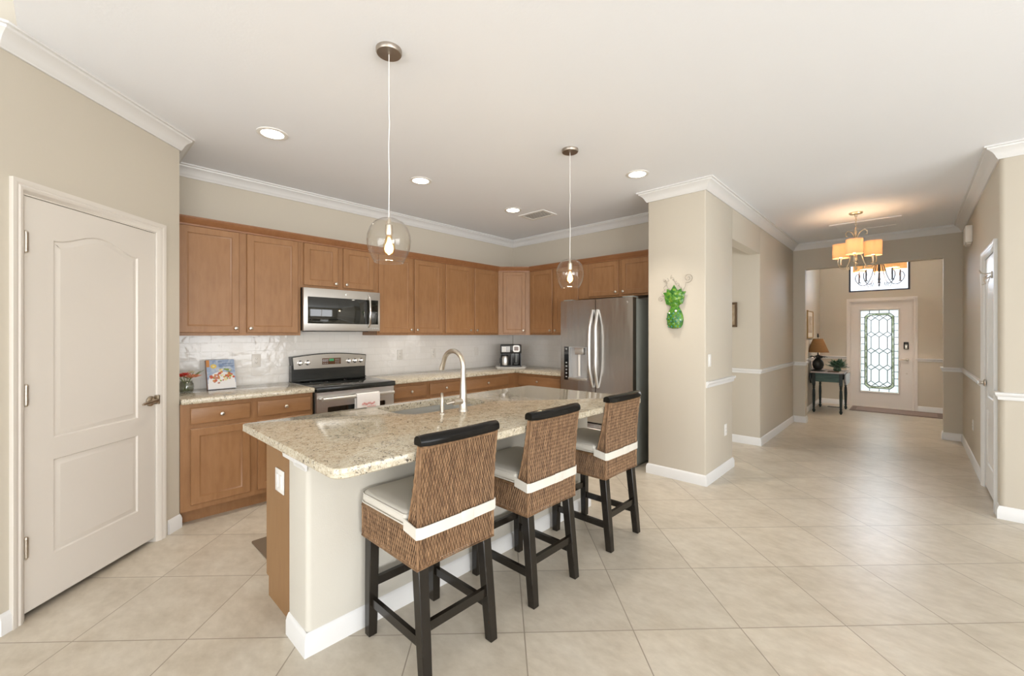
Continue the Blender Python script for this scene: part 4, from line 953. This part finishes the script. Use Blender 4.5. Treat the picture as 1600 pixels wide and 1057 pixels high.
def blob(cx, cz, r, m, y):
    p = [(cx + r * (1 + .25 * random.uniform(-1, 1)) * cos(a), y, cz + r * .8 * (1 + .25 * random.uniform(-1, 1)) * sin(a)) for a in [2 * pi * k / 9 for k in range(9)]]
    return p
groups = {}
for k in range(60):
    a = random.random() * 2 * pi; rr = sqrt(random.random()); x = bw_ / 2 + .01 + .088 * rr * cos(a); z = .098 + .05 * rr * sin(a) + .02 * (x > .09)
    m = random.choice(['food_green', 'food_green', 'food_red', 'food_yellow', 'food_orange', 'food_cream']) if x > .085 else random.choice(['food_pink', 'food_red', 'food_pink', 'food_orange', 'food_green'])
    groups.setdefault(m, []).append((min(max(x, .014), bw_ - .014), z, random.uniform(.007, .013)))
for n_, (m, ls) in enumerate(groups.items()):
    mb = MB()
    for k, (x, z, r) in enumerate(ls): p = blob(x, z, r, m, -.0032 - .00012 * n_ - .00003 * k); mb.loft([p, [(a, b - .0003, c) for a, b, c in p]])
    mb.build('printed_pattern', m, cv_)
yb = MB().loft([[(.05 + r * cos(2 * pi * k / 14), y, .195 + r * .85 * sin(2 * pi * k / 14)) for k in range(14)] for r, y in ((.022, -.0025), (.022, -.003), (.016, -.0032))])
yb.build('printed_dressing_bowl', 'food_yellow', cv_)
MB().loft([[(.05 + .009 * cos(2 * pi * k / 12), y, .195 + .008 * sin(2 * pi * k / 12)) for k in range(12)] for y in (-.0033, -.0036)]).build('printed_spoon', 'food_cream', cv_)
MB().box(.0, .022, -.0026, -.002, .19, .249).build('printed_table_edge', 'food_orange', cv_)
tx = MB(); random.seed(11)
for row, (x0, x1, z, h_) in enumerate(((.085, .105, .228, .013), (.115, .185, .210, .010), (.090, .190, .190, .011))):
    x = x0
    while x < x1:
        wd = random.uniform(.004, .008); tx.tube([(x, -.0028, z), (x + wd * .3, -.0028, z + h_ * random.uniform(.5, 1)), (x + wd * .6, -.0028, z), (x + wd, -.0028, z + h_ * .5)], .0009, 4); x += wd + .003
tx.build('printed_title', 'bookink', cv_)

vs = thing('flower_vase', 'small clear glass jar of red and peach flowers on the left counter', 'vase', (-4.19, .668, ZC + .001), 0)
MB().lathe([(.001, .004), (.036, .004), (.044, .02), (.047, .045), (.043, .070), (.036, .082), (.039, .090), (.042, .090), (.039, .082), (.047, .070), (.051, .045), (.048, .018), (.040, 0), (.001, 0)], 24, cap0=False, cap1=False).build('jar', 'jarglass', vs)
sm = MB(); random.seed(4)
for k in range(9):
    a = 2 * pi * k / 9; sm.tube([(.02 * cos(a + 2), .02 * sin(a + 2), .012), (.012 * cos(a), .012 * sin(a), .07), (.045 * cos(a), .045 * sin(a), .115 + .02 * (k % 3))], .0022, 5)
sm.build('stems', 'leaf', vs)
def bloom(c, r, m, n=9, nm='flower'):
    mb = MB(); c = Vector(c)
    for ring, (cnt, tilt, sc) in enumerate(((n, .35, 1), (n - 2, .8, .75), (4, 1.2, .5))):
        for k in range(cnt):
            a = 2 * pi * k / cnt + ring * .3; d = Vector((cos(a) * cos(tilt), sin(a) * cos(tilt), sin(tilt))); t = Vector((-sin(a), cos(a), 0))
            p = [c, c + d * r * sc * .5 + t * r * sc * .24, c + d * r * sc, c + d * r * sc * .5 - t * r * sc * .24]
            up = d.cross(t).normalized() * .0012
            mb.loft([[tuple(x + up) for x in p], [tuple(x - up) for x in p]])
    return mb.build(nm, m, vs)
bloom((.005, -.032, .125), .052, 'petal_red'); bloom((.035, -.012, .138), .040, 'petal_red'); bloom((.012, .025, .112), .058, 'petal_peach'); bloom((.03, .055, .118), .046, 'petal_peach')
bloom((-.02, .035, .150), .032, 'petal_cream')
lf = MB()
for a, l, z in ((.9, .10, .125), (1.5, .12, .14), (2.0, .10, .15), (1.2, .085, .11), (-1.2, .06, .12)):
    d = Vector((cos(a) * .6, sin(a), .75)).normalized(); t = Vector((-sin(a), cos(a), 0)); b0 = Vector((0, .02, .10))
    p = [b0, b0 + d * l * .45 + t * .016, b0 + d * l, b0 + d * l * .45 - t * .016]; up = d.cross(t).normalized() * .001
    lf.loft([[tuple(x + up) for x in p], [tuple(x - up) for x in p]])
lf.build('leaves', 'leaf', vs)

# ---- outlets and switches (front face towards -y, back against the wall)
def plate(label, loc, rotz, kind, w=.072, h=.115, mat='white', name=None, group=None):
    t = thing(name or ('light_switch' if 'rocker' in kind else 'electrical_outlet'), label, 'switch' if 'rocker' in kind else 'outlet', loc, rotz, group)
    MB().box(-w / 2, w / 2, -.006, -.0005, -h / 2, h / 2, .003).build('plate', mat, t)
    if kind == 'rocker':
        n = max(1, round(w / .075))
        for k in range(n):
            x = (k - (n - 1) / 2) * .046; MB().box(x - .0165, x + .0165, -.010, -.0055, -.033, .033, .002).build('rocker', mat, t)
    else:
        MB().box(-.0165, .0165, -.008, -.0055, -.033, .033, .002).build('receptacle', mat, t)
        sl = MB()
        for z in (-.018, .016):
            for x in (-.006, .006): sl.box(x - .001, x + .001, -.0084, -.0078, z - .004, z + .004)
            sl.box(-.002, .002, -.0084, -.0078, z - .011, z - .007)
        sl.build('slots', 'slot', t)
    return t
XBS = XW + .008
plate('almond outlet on the tile between cookbook and range', (XBS, 1.218, 1.135), 90, 'outlet', mat='almond')
plate('almond outlet on the tile right of the range', (XBS, 2.722, 1.135), 90, 'outlet', mat='almond')
plate('almond outlet on the tile behind the island faucet', (XBS, 3.20, 1.138), 90, 'outlet', mat='almond')
plate('almond rocker switch on the tile left of the coffee maker', (XBS, 3.93, 1.14), 90, 'rocker', mat='almond')
plate('white double rocker switch on the wooden island end panel', (-2.292, .7428, .645), 0, 'rocker', w=.118)
plate('white rocker switch on the wall end above the chair rail', (CX1 , 4.085, 1.135), 90, 'rocker')
plate('white outlet low on the wall end in the hall', (CX1, 4.545, .42), 90, 'outlet')
plate('white outlet low on the hall wall by the closet door', (XR, 6.64, .41), -90, 'outlet')

# ---- mat on the kitchen floor beside the island
fm = thing('kitchen_mat', 'brown floor mat with cream lettering on the floor behind the island', 'mat', (-3.17, .85, 0), 0)
MB().prism(rrect(0, .48, 0, .80, .01, 3), .001, .009).build('mat', 'mat', fm)
ml = MB()
for k in range(6):
    y = .04 + .115 * k; ml.tube([(.40, y, .0095), (.36, y + .02, .0095), (.40, y + .04, .0095), (.36, y + .06, .0095), (.38, y + .085, .0095)], .004, 5)
    ml.tube([(.44, y, .0095), (.425, y + .03, .0095), (.44, y + .05, .0095)], .003, 5)
ml.build('lettering', 'mat_print', fm)

# ---- green glass pineapple on the wall end
pa = thing('pineapple_wall_art', 'green glass pineapple with curled wire hanging on the wall end', 'wall art', (-1.632, CY0, 1.43), 0)
body = MB(); loops = []
prof = [(.028, 0), (.058, .010), (.074, .04), (.080, .085), (.076, .125), (.062, .165), (.044, .195), (.038, .21), (.048, .235), (.066, .262), (.074, .29), (.066, .315), (.05, .33)]
for r, z in prof: loops.append([(r * cos(a) * 1.0, -.006 + min(0, -r * .55 * sin(a)) , z) for a in [pi * k / 14 for k in range(15)]] )
for l in loops: l.append((l[0][0] * 0, -.001, l[0][2]))
body.loft(loops)
body.build('fruit', 'greenart', pa)
sc_ = MB(); random.seed(2)
for k in range(26):
    z = .02 + .16 * (k // 4) / 6.5; a = radians(35 + 37 * (k % 4) + 18 * ((k // 4) % 2)); r = .074 * (1 - abs(z - .09) * 2.2)
    sc_.ball((r * cos(a), -.008 - r * .55 * sin(a), z), .010, 8, 6, (1, .5, 1))
sc_.build('glass_scales', 'tealart', pa)
cr = MB()
def frond(x, z, ang, l, w, y):
    d = Vector((sin(ang), 0, cos(ang))); t = Vector((cos(ang), 0, -sin(ang))); b = Vector((x, y, z))
    p = [b - t * w * .35, b + d * l * .45 - t * w * .55, b + d * l, b + d * l * .45 + t * w * .55, b + t * w * .35]
    cr.loft([[tuple(q_) for q_ in p], [tuple(q_ * 1 + Vector((0, -.006, 0))) for q_ in p], [tuple(b + d * l * .4 + (q_ - b - d * l * .4) * .45 + Vector((0, -.014, 0))) for q_ in p]])
for (x, z, a, l, w, y) in ((-.02, .235, -.85, .10, .07, -.020), (.02, .235, .85, .10, .07, -.020), (0, .20, -.45, .12, .06, -.016), (0, .20, .45, .12, .06, -.016), (-.02, .29, -1.0, .105, .07, -.018), (.02, .29, 1.0, .105, .07, -.018),
                           (-.02, .29, -.5, .105, .07, -.022), (.02, .29, .5, .10, .07, -.022), (0, .29, 0, .125, .075, -.026), (0, .21, 0, .12, .06, -.022)): frond(x, z, a, l, w, y)
cr.build('crown_leaves', 'greenart', pa)
wr = MB()
def spiral(cx, cz, r0, turns, a0, sgn=1): return [(cx + r0 * (1 - .8 * k / 30) * cos(a0 + sgn * turns * 2 * pi * k / 30), -.012, cz + r0 * (1 - .8 * k / 30) * sin(a0 + sgn * turns * 2 * pi * k / 30)) for k in range(31)]
wr.tube([(.07, -.01, .34), (.085, -.012, .37), (.10, -.012, .40)] + [p for p in spiral(.125, .47, .045, 1.6, -2.0, 1)], .0017, 6)
wr.tube([(.06, -.01, .35)] + [(.06 - .10 * k / 20 + .012 * sin(k * 1.3), -.012, .38 + .12 * k / 20 + .012 * cos(k * 1.9)) for k in range(21)], .0015, 6)
wr.tube([(-.04, -.01, .35)] + [(-.06 - .05 * k / 14 + .012 * sin(k * 1.5), -.012, .37 + .10 * sin(pi * k / 20) + .012 * cos(k * 1.7)) for k in range(15)], .0015, 6)
wr.tube([(-.06, -.01, .31), (-.09, -.012, .325), (-.12, -.012, .31)] + spiral(-.135, .285, .028, 1.3, 1.2, 1), .0016, 6)
wr.tube([(-.09, -.01, .32), (-.13, -.012, .345), (-.10, -.012, .37), (-.11, -.012, .395), (-.08, -.012, .42), (-.09, -.012, .445), (-.055, -.012, .46), (-.07, -.012, .485)], .0014, 6)
wr.build('curled_wire', 'wire', pa)
MB().ball((.026, -.052, .165), .011, 10, 8, (1, .5, 1)).ball((-.038, -.046, .148), .008, 10, 8, (1, .5, 1)).build('clear_beads', 'chinese_white', pa)

# ------------------------------------------------------------------ lamps
def point(name, parent, loc, w, col, r=.03):
    l = bpy.data.lights.new(name, 'POINT'); l.energy = w; l.color = col; l.shadow_soft_size = r
    o = bpy.data.objects.new(name, l); COL.objects.link(o); o.location = loc; o.parent = parent; return o
def pendant():
    t = thing('pendant_lamp', 'x', 'pendant lamp', (0, 0, CEIL), 0, 'glass pendant lamps over the island')
    MB().lathe([(.062, 0), (.062, -.016), (.058, -.022), (.050, -.023), (.004, -.024)], 32).build('canopy', 'canopy', t)
    MB().tube([(.0015 * sin(k * .9) * (k > 8), .0015 * cos(k * .7) * (k > 8) , -.022 - .0365 * k) for k in range(25)], .0023, 8).build('cord', 'white', t)
    MB().lathe([(.004, -.83), (.008, -.838), (.009, -.86), (.017, -.865), (.018, -.905), (.015, -.915)], 16).build('socket', 'nickel', t)
    pr = [(.014, -.832), (.040, -.836), (.070, -.852), (.092, -.880), (.104, -.915), (.106, -.940), (.1035, -.968), (.095, -1.000), (.082, -1.028), (.070, -1.048)]
    MB().lathe(pr + [(r - .003, z) for r, z in reversed(pr)], 40, cap0=False, cap1=False).lathe([(.0695, -1.045), (.0720, -1.048), (.0695, -1.051), (.0670, -1.048), (.0695, -1.045)], 40, cap0=False, cap1=False).build('glass_shade', 'glass', t)
    b = MB().lathe([(.013, -.912), (.016, -.93), (.027, -.958), (.031, -.982), (.026, -1.004), (.012, -1.014), (.001, -1.016)], 20).build('bulb_glass', 'bulbhalo_clear', t)
    MB().lathe([(.006, -.925), (.010, -.945), (.019, -.965), (.022, -.982), (.018, -.997), (.008, -1.005), (.001, -1.006)], 14).build('lit_filament', 'bulbfil', b)
    return t
pt = pendant(); pt.location = (-1.872, 1.100, CEIL); pt['label'] = 'clear glass pendant lamp over the near end of the island'
dup(pt, (-1.885, 2.639, CEIL), 0, 'clear glass pendant lamp over the island end nearest the refrigerator')
for x, y in ((-1.872, 1.100), (-1.885, 2.639)): point('pendant_glow', None, (x, y, CEIL - 1.06), 2.2, (1.0, .72, .42), .02)

def downlight():
    t = thing('recessed_light', 'x', 'recessed light', (0, 0, CEIL), 0, 'recessed ceiling lights')
    MB().lathe([(.098, 0), (.098, -.004), (.090, -.007), (.072, -.006), (.070, -.001)], 36, cap0=False, cap1=False).build('trim_ring', 'white', t)
    MB().lathe([(.071, -.001), (.068, -.0035), (.001, -.004)], 32).build('lens', 'led', t)
    return t
dl = downlight()
spots = [(-3.245, 1.0, 'lit recessed ceiling light nearest the pantry door'), (-3.255, 2.235, 'lit recessed ceiling light between the two pendants on the range side'),
         (-3.270, 3.48, 'lit recessed ceiling light beside the ceiling air vent'), (-1.743, 3.445, 'lit recessed ceiling light in front of the pineapple wall')]
for k, (x, y, lb) in enumerate(spots):
    o = dl if k == 0 else dup(dl, (x, y, CEIL)); o.location = (x, y, CEIL); o['label'] = lb
    l = bpy.data.lights.new('downlight_beam', 'SPOT'); l.energy = 30; l.color = (1.0, .91, .80); l.spot_size = radians(88); l.spot_blend = 1.0; l.shadow_soft_size = .06
    lo = bpy.data.objects.new('downlight_beam', l); COL.objects.link(lo); lo.location = (0, 0, -.012); lo.parent = o

av = thing('air_vent', 'white louvered air vent in the kitchen ceiling', 'vent', (-3.193, 3.822, CEIL), 0)
MB().holed(rect(-.185, .185, -.13, .13), [rect(-.150, .150, -.095, .095)], -.008, 0, 'xy').build('frame', 'white', av)
MB().box(-.150, .150, -.095, .095, -.0015, 0).build('duct', 'slot', av)
sl = MB()
for k in range(8):
    y = -.083 + .0237 * k; sl.loft([[(x, y - .012, -.0065), (x, y + .009, -.002), (x, y + .010, -.0035), (x, y - .011, -.008)] for x in (-.150, .150)])
sl.build('louvers', 'white', av)
ah = thing('attic_hatch', 'white framed attic access panel in the hall ceiling', 'hatch', (-.425, 7.04, CEIL), 0)
MB().holed(rect(-.345, .345, -.275, .275), [rect(-.285, .285, -.215, .215)], -.010, 0, 'xy').build('frame', 'ceil', ah)
MB().box(-.284, .284, -.214, .214, -.006, 0).build('panel', 'ceil', ah)

def chandelier(name, label, loc, arms, R, drop, sr, sh, metal, shade, tube_r, ang0, lamp_w, lift=0.0, vs=1.0):
    t = thing(name, label, 'chandelier', loc, 0)
    MB().lathe([(.064, 0), (.064, -.010), (.055, -.018), (.014, -.024), (.012, -.05)], 28).build('canopy', metal, t)
    ch = MB(); z = -.05; k = 0
    while z > -drop + .40:
        pts = [(0.009 * cos(a) * (1 if k % 2 else 0), 0.009 * cos(a) * (0 if k % 2 else 1), z - .014 + .016 * sin(a)) for a in [2 * pi * i / 12 for i in range(12)]]
        ch.tube(pts, .0022, 5, closed=True); z -= .024; k += 1
    ch.build('chain', metal, t)
    zb = -drop
    MB().lathe([(.004, zb + .42), (.012, zb + .41), (.016, zb + .38), (.011, zb + .36), (.015, zb + .33), (.017, zb + .22), (.011, zb + .20), (.014, zb + .10), (.020, zb + .07), (.012, zb + .05), (.018, zb + .03), (.008, zb + .01), (.001, zb)], 18).build('stem', metal, t)
    lamp_z = zb + .10
    for k in range(arms):
        a = radians(ang0 + 360 * k / arms); ca, sa = cos(a), sin(a); P = lambda r, z: (r * ca, r * sa, zb + (z - zb) * vs)
        arm = [P(.012, zb + .26), P(R * .22, zb + .20), P(R * .40, zb + .08), P(R * .62, zb + .005), P(R * .88, zb - .005), P(R * 1.12, zb + .035), P(R * 1.20, zb + .085), P(R * 1.10, zb + .125), P(R * .98, zb + .115), P(R * .96, zb + .085)]
        # smooth
        sm_ = []
        for i in range(len(arm) - 1):
            p0, p1, p2, p3 = [Vector(arm[max(0, min(len(arm) - 1, j))]) for j in (i - 1, i, i + 1, i + 2)]
            for s in range(5):
                u = s / 5; sm_.append(.5 * ((2 * p1) + (-p0 + p2) * u + (2 * p0 - 5 * p1 + 4 * p2 - p3) * u * u + (-p0 + 3 * p1 - 3 * p2 + p3) * u ** 3))
        sm_.append(Vector(arm[-1])); mb = MB().tube(sm_, tube_r, 8)
        top = [P(.012, zb + .34), P(R * .25, zb + .40), P(R * .50, zb + .43), P(R * .66, zb + .41), P(R * .66, zb + .375), P(R * .54, zb + .37)]
        mb.tube(top, tube_r * .7, 7)
        mb.tube([P(R * .62, zb + .005), P(R * .52, zb - .03), P(R * .42, zb - .02), P(R * .45, zb + .01)], tube_r * .7, 7)
        ao = mb.build('arm', metal, t)
        cc = P(R, 0)
        MB().lathe([(.026, zb + .035), (.030, zb + .042), (.010, zb + .048), (.010, zb + .125 + lift), (.012, zb + .13 + lift)], 14, c=(cc[0], cc[1], 0)).build('candle_holder', metal, ao)
        s0 = zb + .125 + lift
        MB().lathe([(sr, s0), (sr * .985, s0 + sh), (sr * .97, s0 + sh), (sr * .985, s0), (sr, s0)], 30, c=(cc[0], cc[1], 0), cap0=False, cap1=False).build('shade', shade, t)
        MB().lathe([(.008, s0), (.018, s0 + .03), (.018, s0 + .055), (.006, s0 + .075)], 12, c=(cc[0], cc[1], 0)).build('bulb', 'bulb', ao)
        if lamp_w: point('shade_glow', t, (cc[0], cc[1], s0 + sh * .62), lamp_w, (1.0, .68, .42) if arms == 3 else (1.0, .88, .76), .02)
    MB().lathe([(.001, zb - .04), (.012, zb - .03), (.015, zb - .015), (.008, zb)], 12).build('finial', metal, t)
    return t
chandelier('chandelier', 'champagne metal chandelier with three lit drum shades in the hall', (-.465, 6.27, CEIL), 3, .17, .625, .080, .165, 'champagne', 'shade_lit', .0065, 30, 1.5)
chandelier('chandelier', 'dark iron scroll chandelier with amber shades before the transom window', (-.385, 9.2, FCEIL), 5, .27, 1.245, .085, .14, 'iron', 'shade_foyer', .0062, 20, 13.0, .10, 1.5)

# ------------------------------------------------------------------ hall and foyer things
ch_ = thing('door_chime', 'white door chime box high on the right hall wall', 'chime', (XR, 6.83, 2.46), -90)
MB().box(-.12, .12, -.055, -.0005, -.085, .095, .006).build('cover', 'white', ch_)
MB().box(-.085, .085, -.045, -.005, -.105, -.084, .004).build('tone_slot', 'almond', ch_)

ct = thing('console_table', 'small worn teal drop leaf table with turned legs in the foyer', 'table', (-1.065, 9.47, 0), 0)
MB().box(-.235, .235, -.40, .40, .695, .718, .004).build('table_top', 'tabletop', ct)
MB().box(-.205, .205, -.375, -.355, .545, .694).box(-.205, .205, .355, .375, .545, .694).box(-.205, -.185, -.355, .355, .58, .694).box(.185, .205, -.355, .355, .58, .694).build('apron', 'teal', ct)
for sx in (-1, 1):
    for sy in (-1, 1):
        x, y = sx * .19, sy * .36
        MB().box(x - .024, x + .024, y - .024, y + .024, .50, .694).lathe([(.010, 0), (.020, .02), (.024, .045), (.014, .07), (.022, .085), (.016, .10), (.019, .14), (.023, .30), (.020, .40), (.014, .425), (.023, .44), (.016, .455), (.023, .475), (.022, .505)], 14, c=(x, y, 0)).build('leg', 'tealdk', ct)
for sx, m in ((-1, 'tealdk'), (1, 'tabletop')):
    pr = [(-.33, .688), (.33, .688), (.33, .56), (.26, .50), (-.26, .50), (-.33, .56)]
    MB().prism_x(pr, sx * .238, sx * .256).build('drop_leaf', m, ct)

lm = thing('table_lamp', 'dark sculpted table lamp with tan woven shade on the teal table', 'lamp', (-1.215, 9.27, .718), 0)
MB().lathe([(.105, 0), (.108, .012), (.085, .025), (.055, .03)], 20).box(-.085, .085, -.085, .085, 0, .010).lathe([(.05, .028), (.075, .06), (.088, .11), (.080, .165), (.055, .205), (.028, .23), (.034, .25), (.045, .265), (.03, .28), (.012, .29), (.010, .34)], 20).build('base', 'bronze', lm)
lv_ = MB()
for k in range(7):
    a = 2 * pi * k / 7 + .3; d = Vector((cos(a), sin(a), 0)); t_ = Vector((-sin(a), cos(a), 0)); b0 = Vector((0, 0, .22)) + d * .03
    p = [b0, b0 + d * .06 + Vector((0, 0, .05)) + t_ * .02, b0 + d * .11 + Vector((0, 0, .03)), b0 + d * .06 + Vector((0, 0, .05)) - t_ * .02]
    lv_.loft([[tuple(q_) for q_ in p], [tuple(q_ + Vector((0, 0, -.008))) for q_ in p]])
lv_.build('sculpted_leaves', 'bronze', lm)
shp = [(.165, .335), (.160, .345), (.075, .575), (.072, .578), (.070, .575), (.157, .343), (.162, .335), (.165, .335)]
MB().lathe(shp, 32, cap0=False, cap1=False).build('lamp_shade', 'burlap', lm)
MB().lathe([(.004, .335), (.004, .60), (.012, .605), (.016, .625), (.010, .645), (.014, .655), (.006, .67), (.001, .672)], 12).build('finial', 'bronze', lm)
MB().tube([(-.05, .02, .02), (-.10, .03, .06), (-.125, .06, .19), (-.135, .09, .20)], .003, 6).build('cord', 'iron', lm)

lfo = thing('leafy_ornament', 'green glazed leafy ornament beside the lamp on the teal table', 'ornament', (-.965, 9.50, .718), 0)
MB().lathe([(.05, 0), (.06, .02), (.05, .06), (.03, .08)], 16).build('base', 'leafgreen', lfo)
lo_ = MB(); random.seed(9)
for k in range(26):
    a = 2 * pi * k / 26 * 3.3; el = .15 + .045 * k; rr = .06 + .03 * random.random(); el = min(el, 1.35)
    d = Vector((cos(a) * cos(el), sin(a) * cos(el), sin(el))); t_ = Vector((-sin(a), cos(a), 0)); b0 = Vector((0, 0, .05)); l = .165 + .03 * random.random()
    p = [b0, b0 + d * l * .55 + t_ * .048, b0 + d * l, b0 + d * l * .55 - t_ * .048]; n_ = d.cross(t_).normalized() * .004
    lo_.loft([[tuple(x + n_) for x in p], [tuple(x - n_) for x in p]])
lo_.build('leaves', 'leafgreen', lfo)
dtr = thing('trinket_tray', 'flat dark tray on the teal table in front of the leafy ornament', 'tray', (-.985, 9.16, .718), 0)
MB().loft([[(x, y, z) for x, y in inset(rrect(-.085, .085, -.055, .055, .02, 4), d)] for z, d in ((.0, .01), (.012, 0), (.014, .002), (.006, .012))]).build('tray', 'darkframe', dtr)
nt2 = thing('folded_note', 'small white folded paper on the teal table edge', 'paper', (-.875, 9.19, .718), 20)
MB().prism_y([(-.04, .0005), (.04, .0005), (.0405, .002), (0, .012), (-.039, .002)], -.03, .03).build('sheet', 'paper', nt2)

def picture(label, loc, rotz, w, h, frame, fm_, inner, name='picture_frame'):
    t = thing(name, label, 'picture', loc, rotz)
    MB().loft([[(x, y, z) for x, z in rect(-w / 2 + d, w / 2 - d, -h / 2 + d, h / 2 - d)] for d, y in ((0, -.001), (0, -.018), (.006, -.024), (.018, -.022), (.024, -.012), (.026, -.012))], False, False).build('frame', frame, t)
    mt = MB().box(-w / 2 + .024, w / 2 - .024, -.012, -.001, -h / 2 + .024, h / 2 - .024).build('mat_board', fm_, t)
    MB().box(-w / 2 + inner, w / 2 - inner, -.0135, -.012, -h / 2 + inner, h / 2 - inner).build('print', 'print', t)
picture('gold framed picture on the foyer wall above the lamp', (-1.34, 9.24, 1.55), 90, .56, .50, 'gold', 'paper', .10)
picture('brown framed picture on the side passage wall', (-1.755, YA, 1.625), 0, .285, .315, 'darkframe', 'print', .05)

rgm = thing('entry_rug', 'faded reddish runner rug lying in front of the front door', 'rug', (-.21, 10.08, 0), 0)
MB().prism(rrect(-.61, .61, -.30, .30, .01, 3), .001, .009).build('rug', 'rug', rgm)
MB().holed(rect(-.59, .59, -.28, .28), [rect(-.53, .53, -.22, .22)], .009, .0100, 'xy').build('border', 'rug_border', rgm)
fv = thing('floor_register', 'small dark floor vent left of the entry rug', 'vent', (-1.06, 9.99, 0), 0)
fvm = MB().holed(rect(-.10, .10, -.045, .045), [rect(-.09 + .03 * k, -.072 + .03 * k, -.035, .035) for k in range(6)], .001, .006, 'xy'); fvm.build('grille', 'bronze', fv)

# ------------------------------------------------------------------ outside the front door
struct(MB().box(-6, 6, 10.7, 13.2, -.12, -.03), 'ground_porch', 'concrete', 'concrete porch slab outside the front door', 'porch')
struct(MB().box(-30, 30, 13.2, 60, -.2, -.08), 'ground_lawn', 'lawn', 'front lawn seen through the door glass', 'lawn')

pl_ = thing('porch_lantern', 'dark porch lantern hanging outside the transom window', 'lantern', (-.08, 11.5, 2.95), 0)
MB().lathe([(.05, .55), (.05, .53), (.012, .52), (.012, .30), (.10, .26), (.12, .24), (.012, .24)], 16).lathe([(.10, -.02), (.10, 0), (.02, -.02), (.02, -.05)], 16).build('cap_and_rod', 'iron', pl_)
MB().box(-.085, .085, -.085, .085, 0, .24).build('lantern_body', 'winframe', pl_)
struct(MB().box(-1.6, .7, 10.62, 12.2, 3.5, 3.6), 'ceiling_porch', 'concrete', 'porch ceiling outside the front door', 'ceiling')
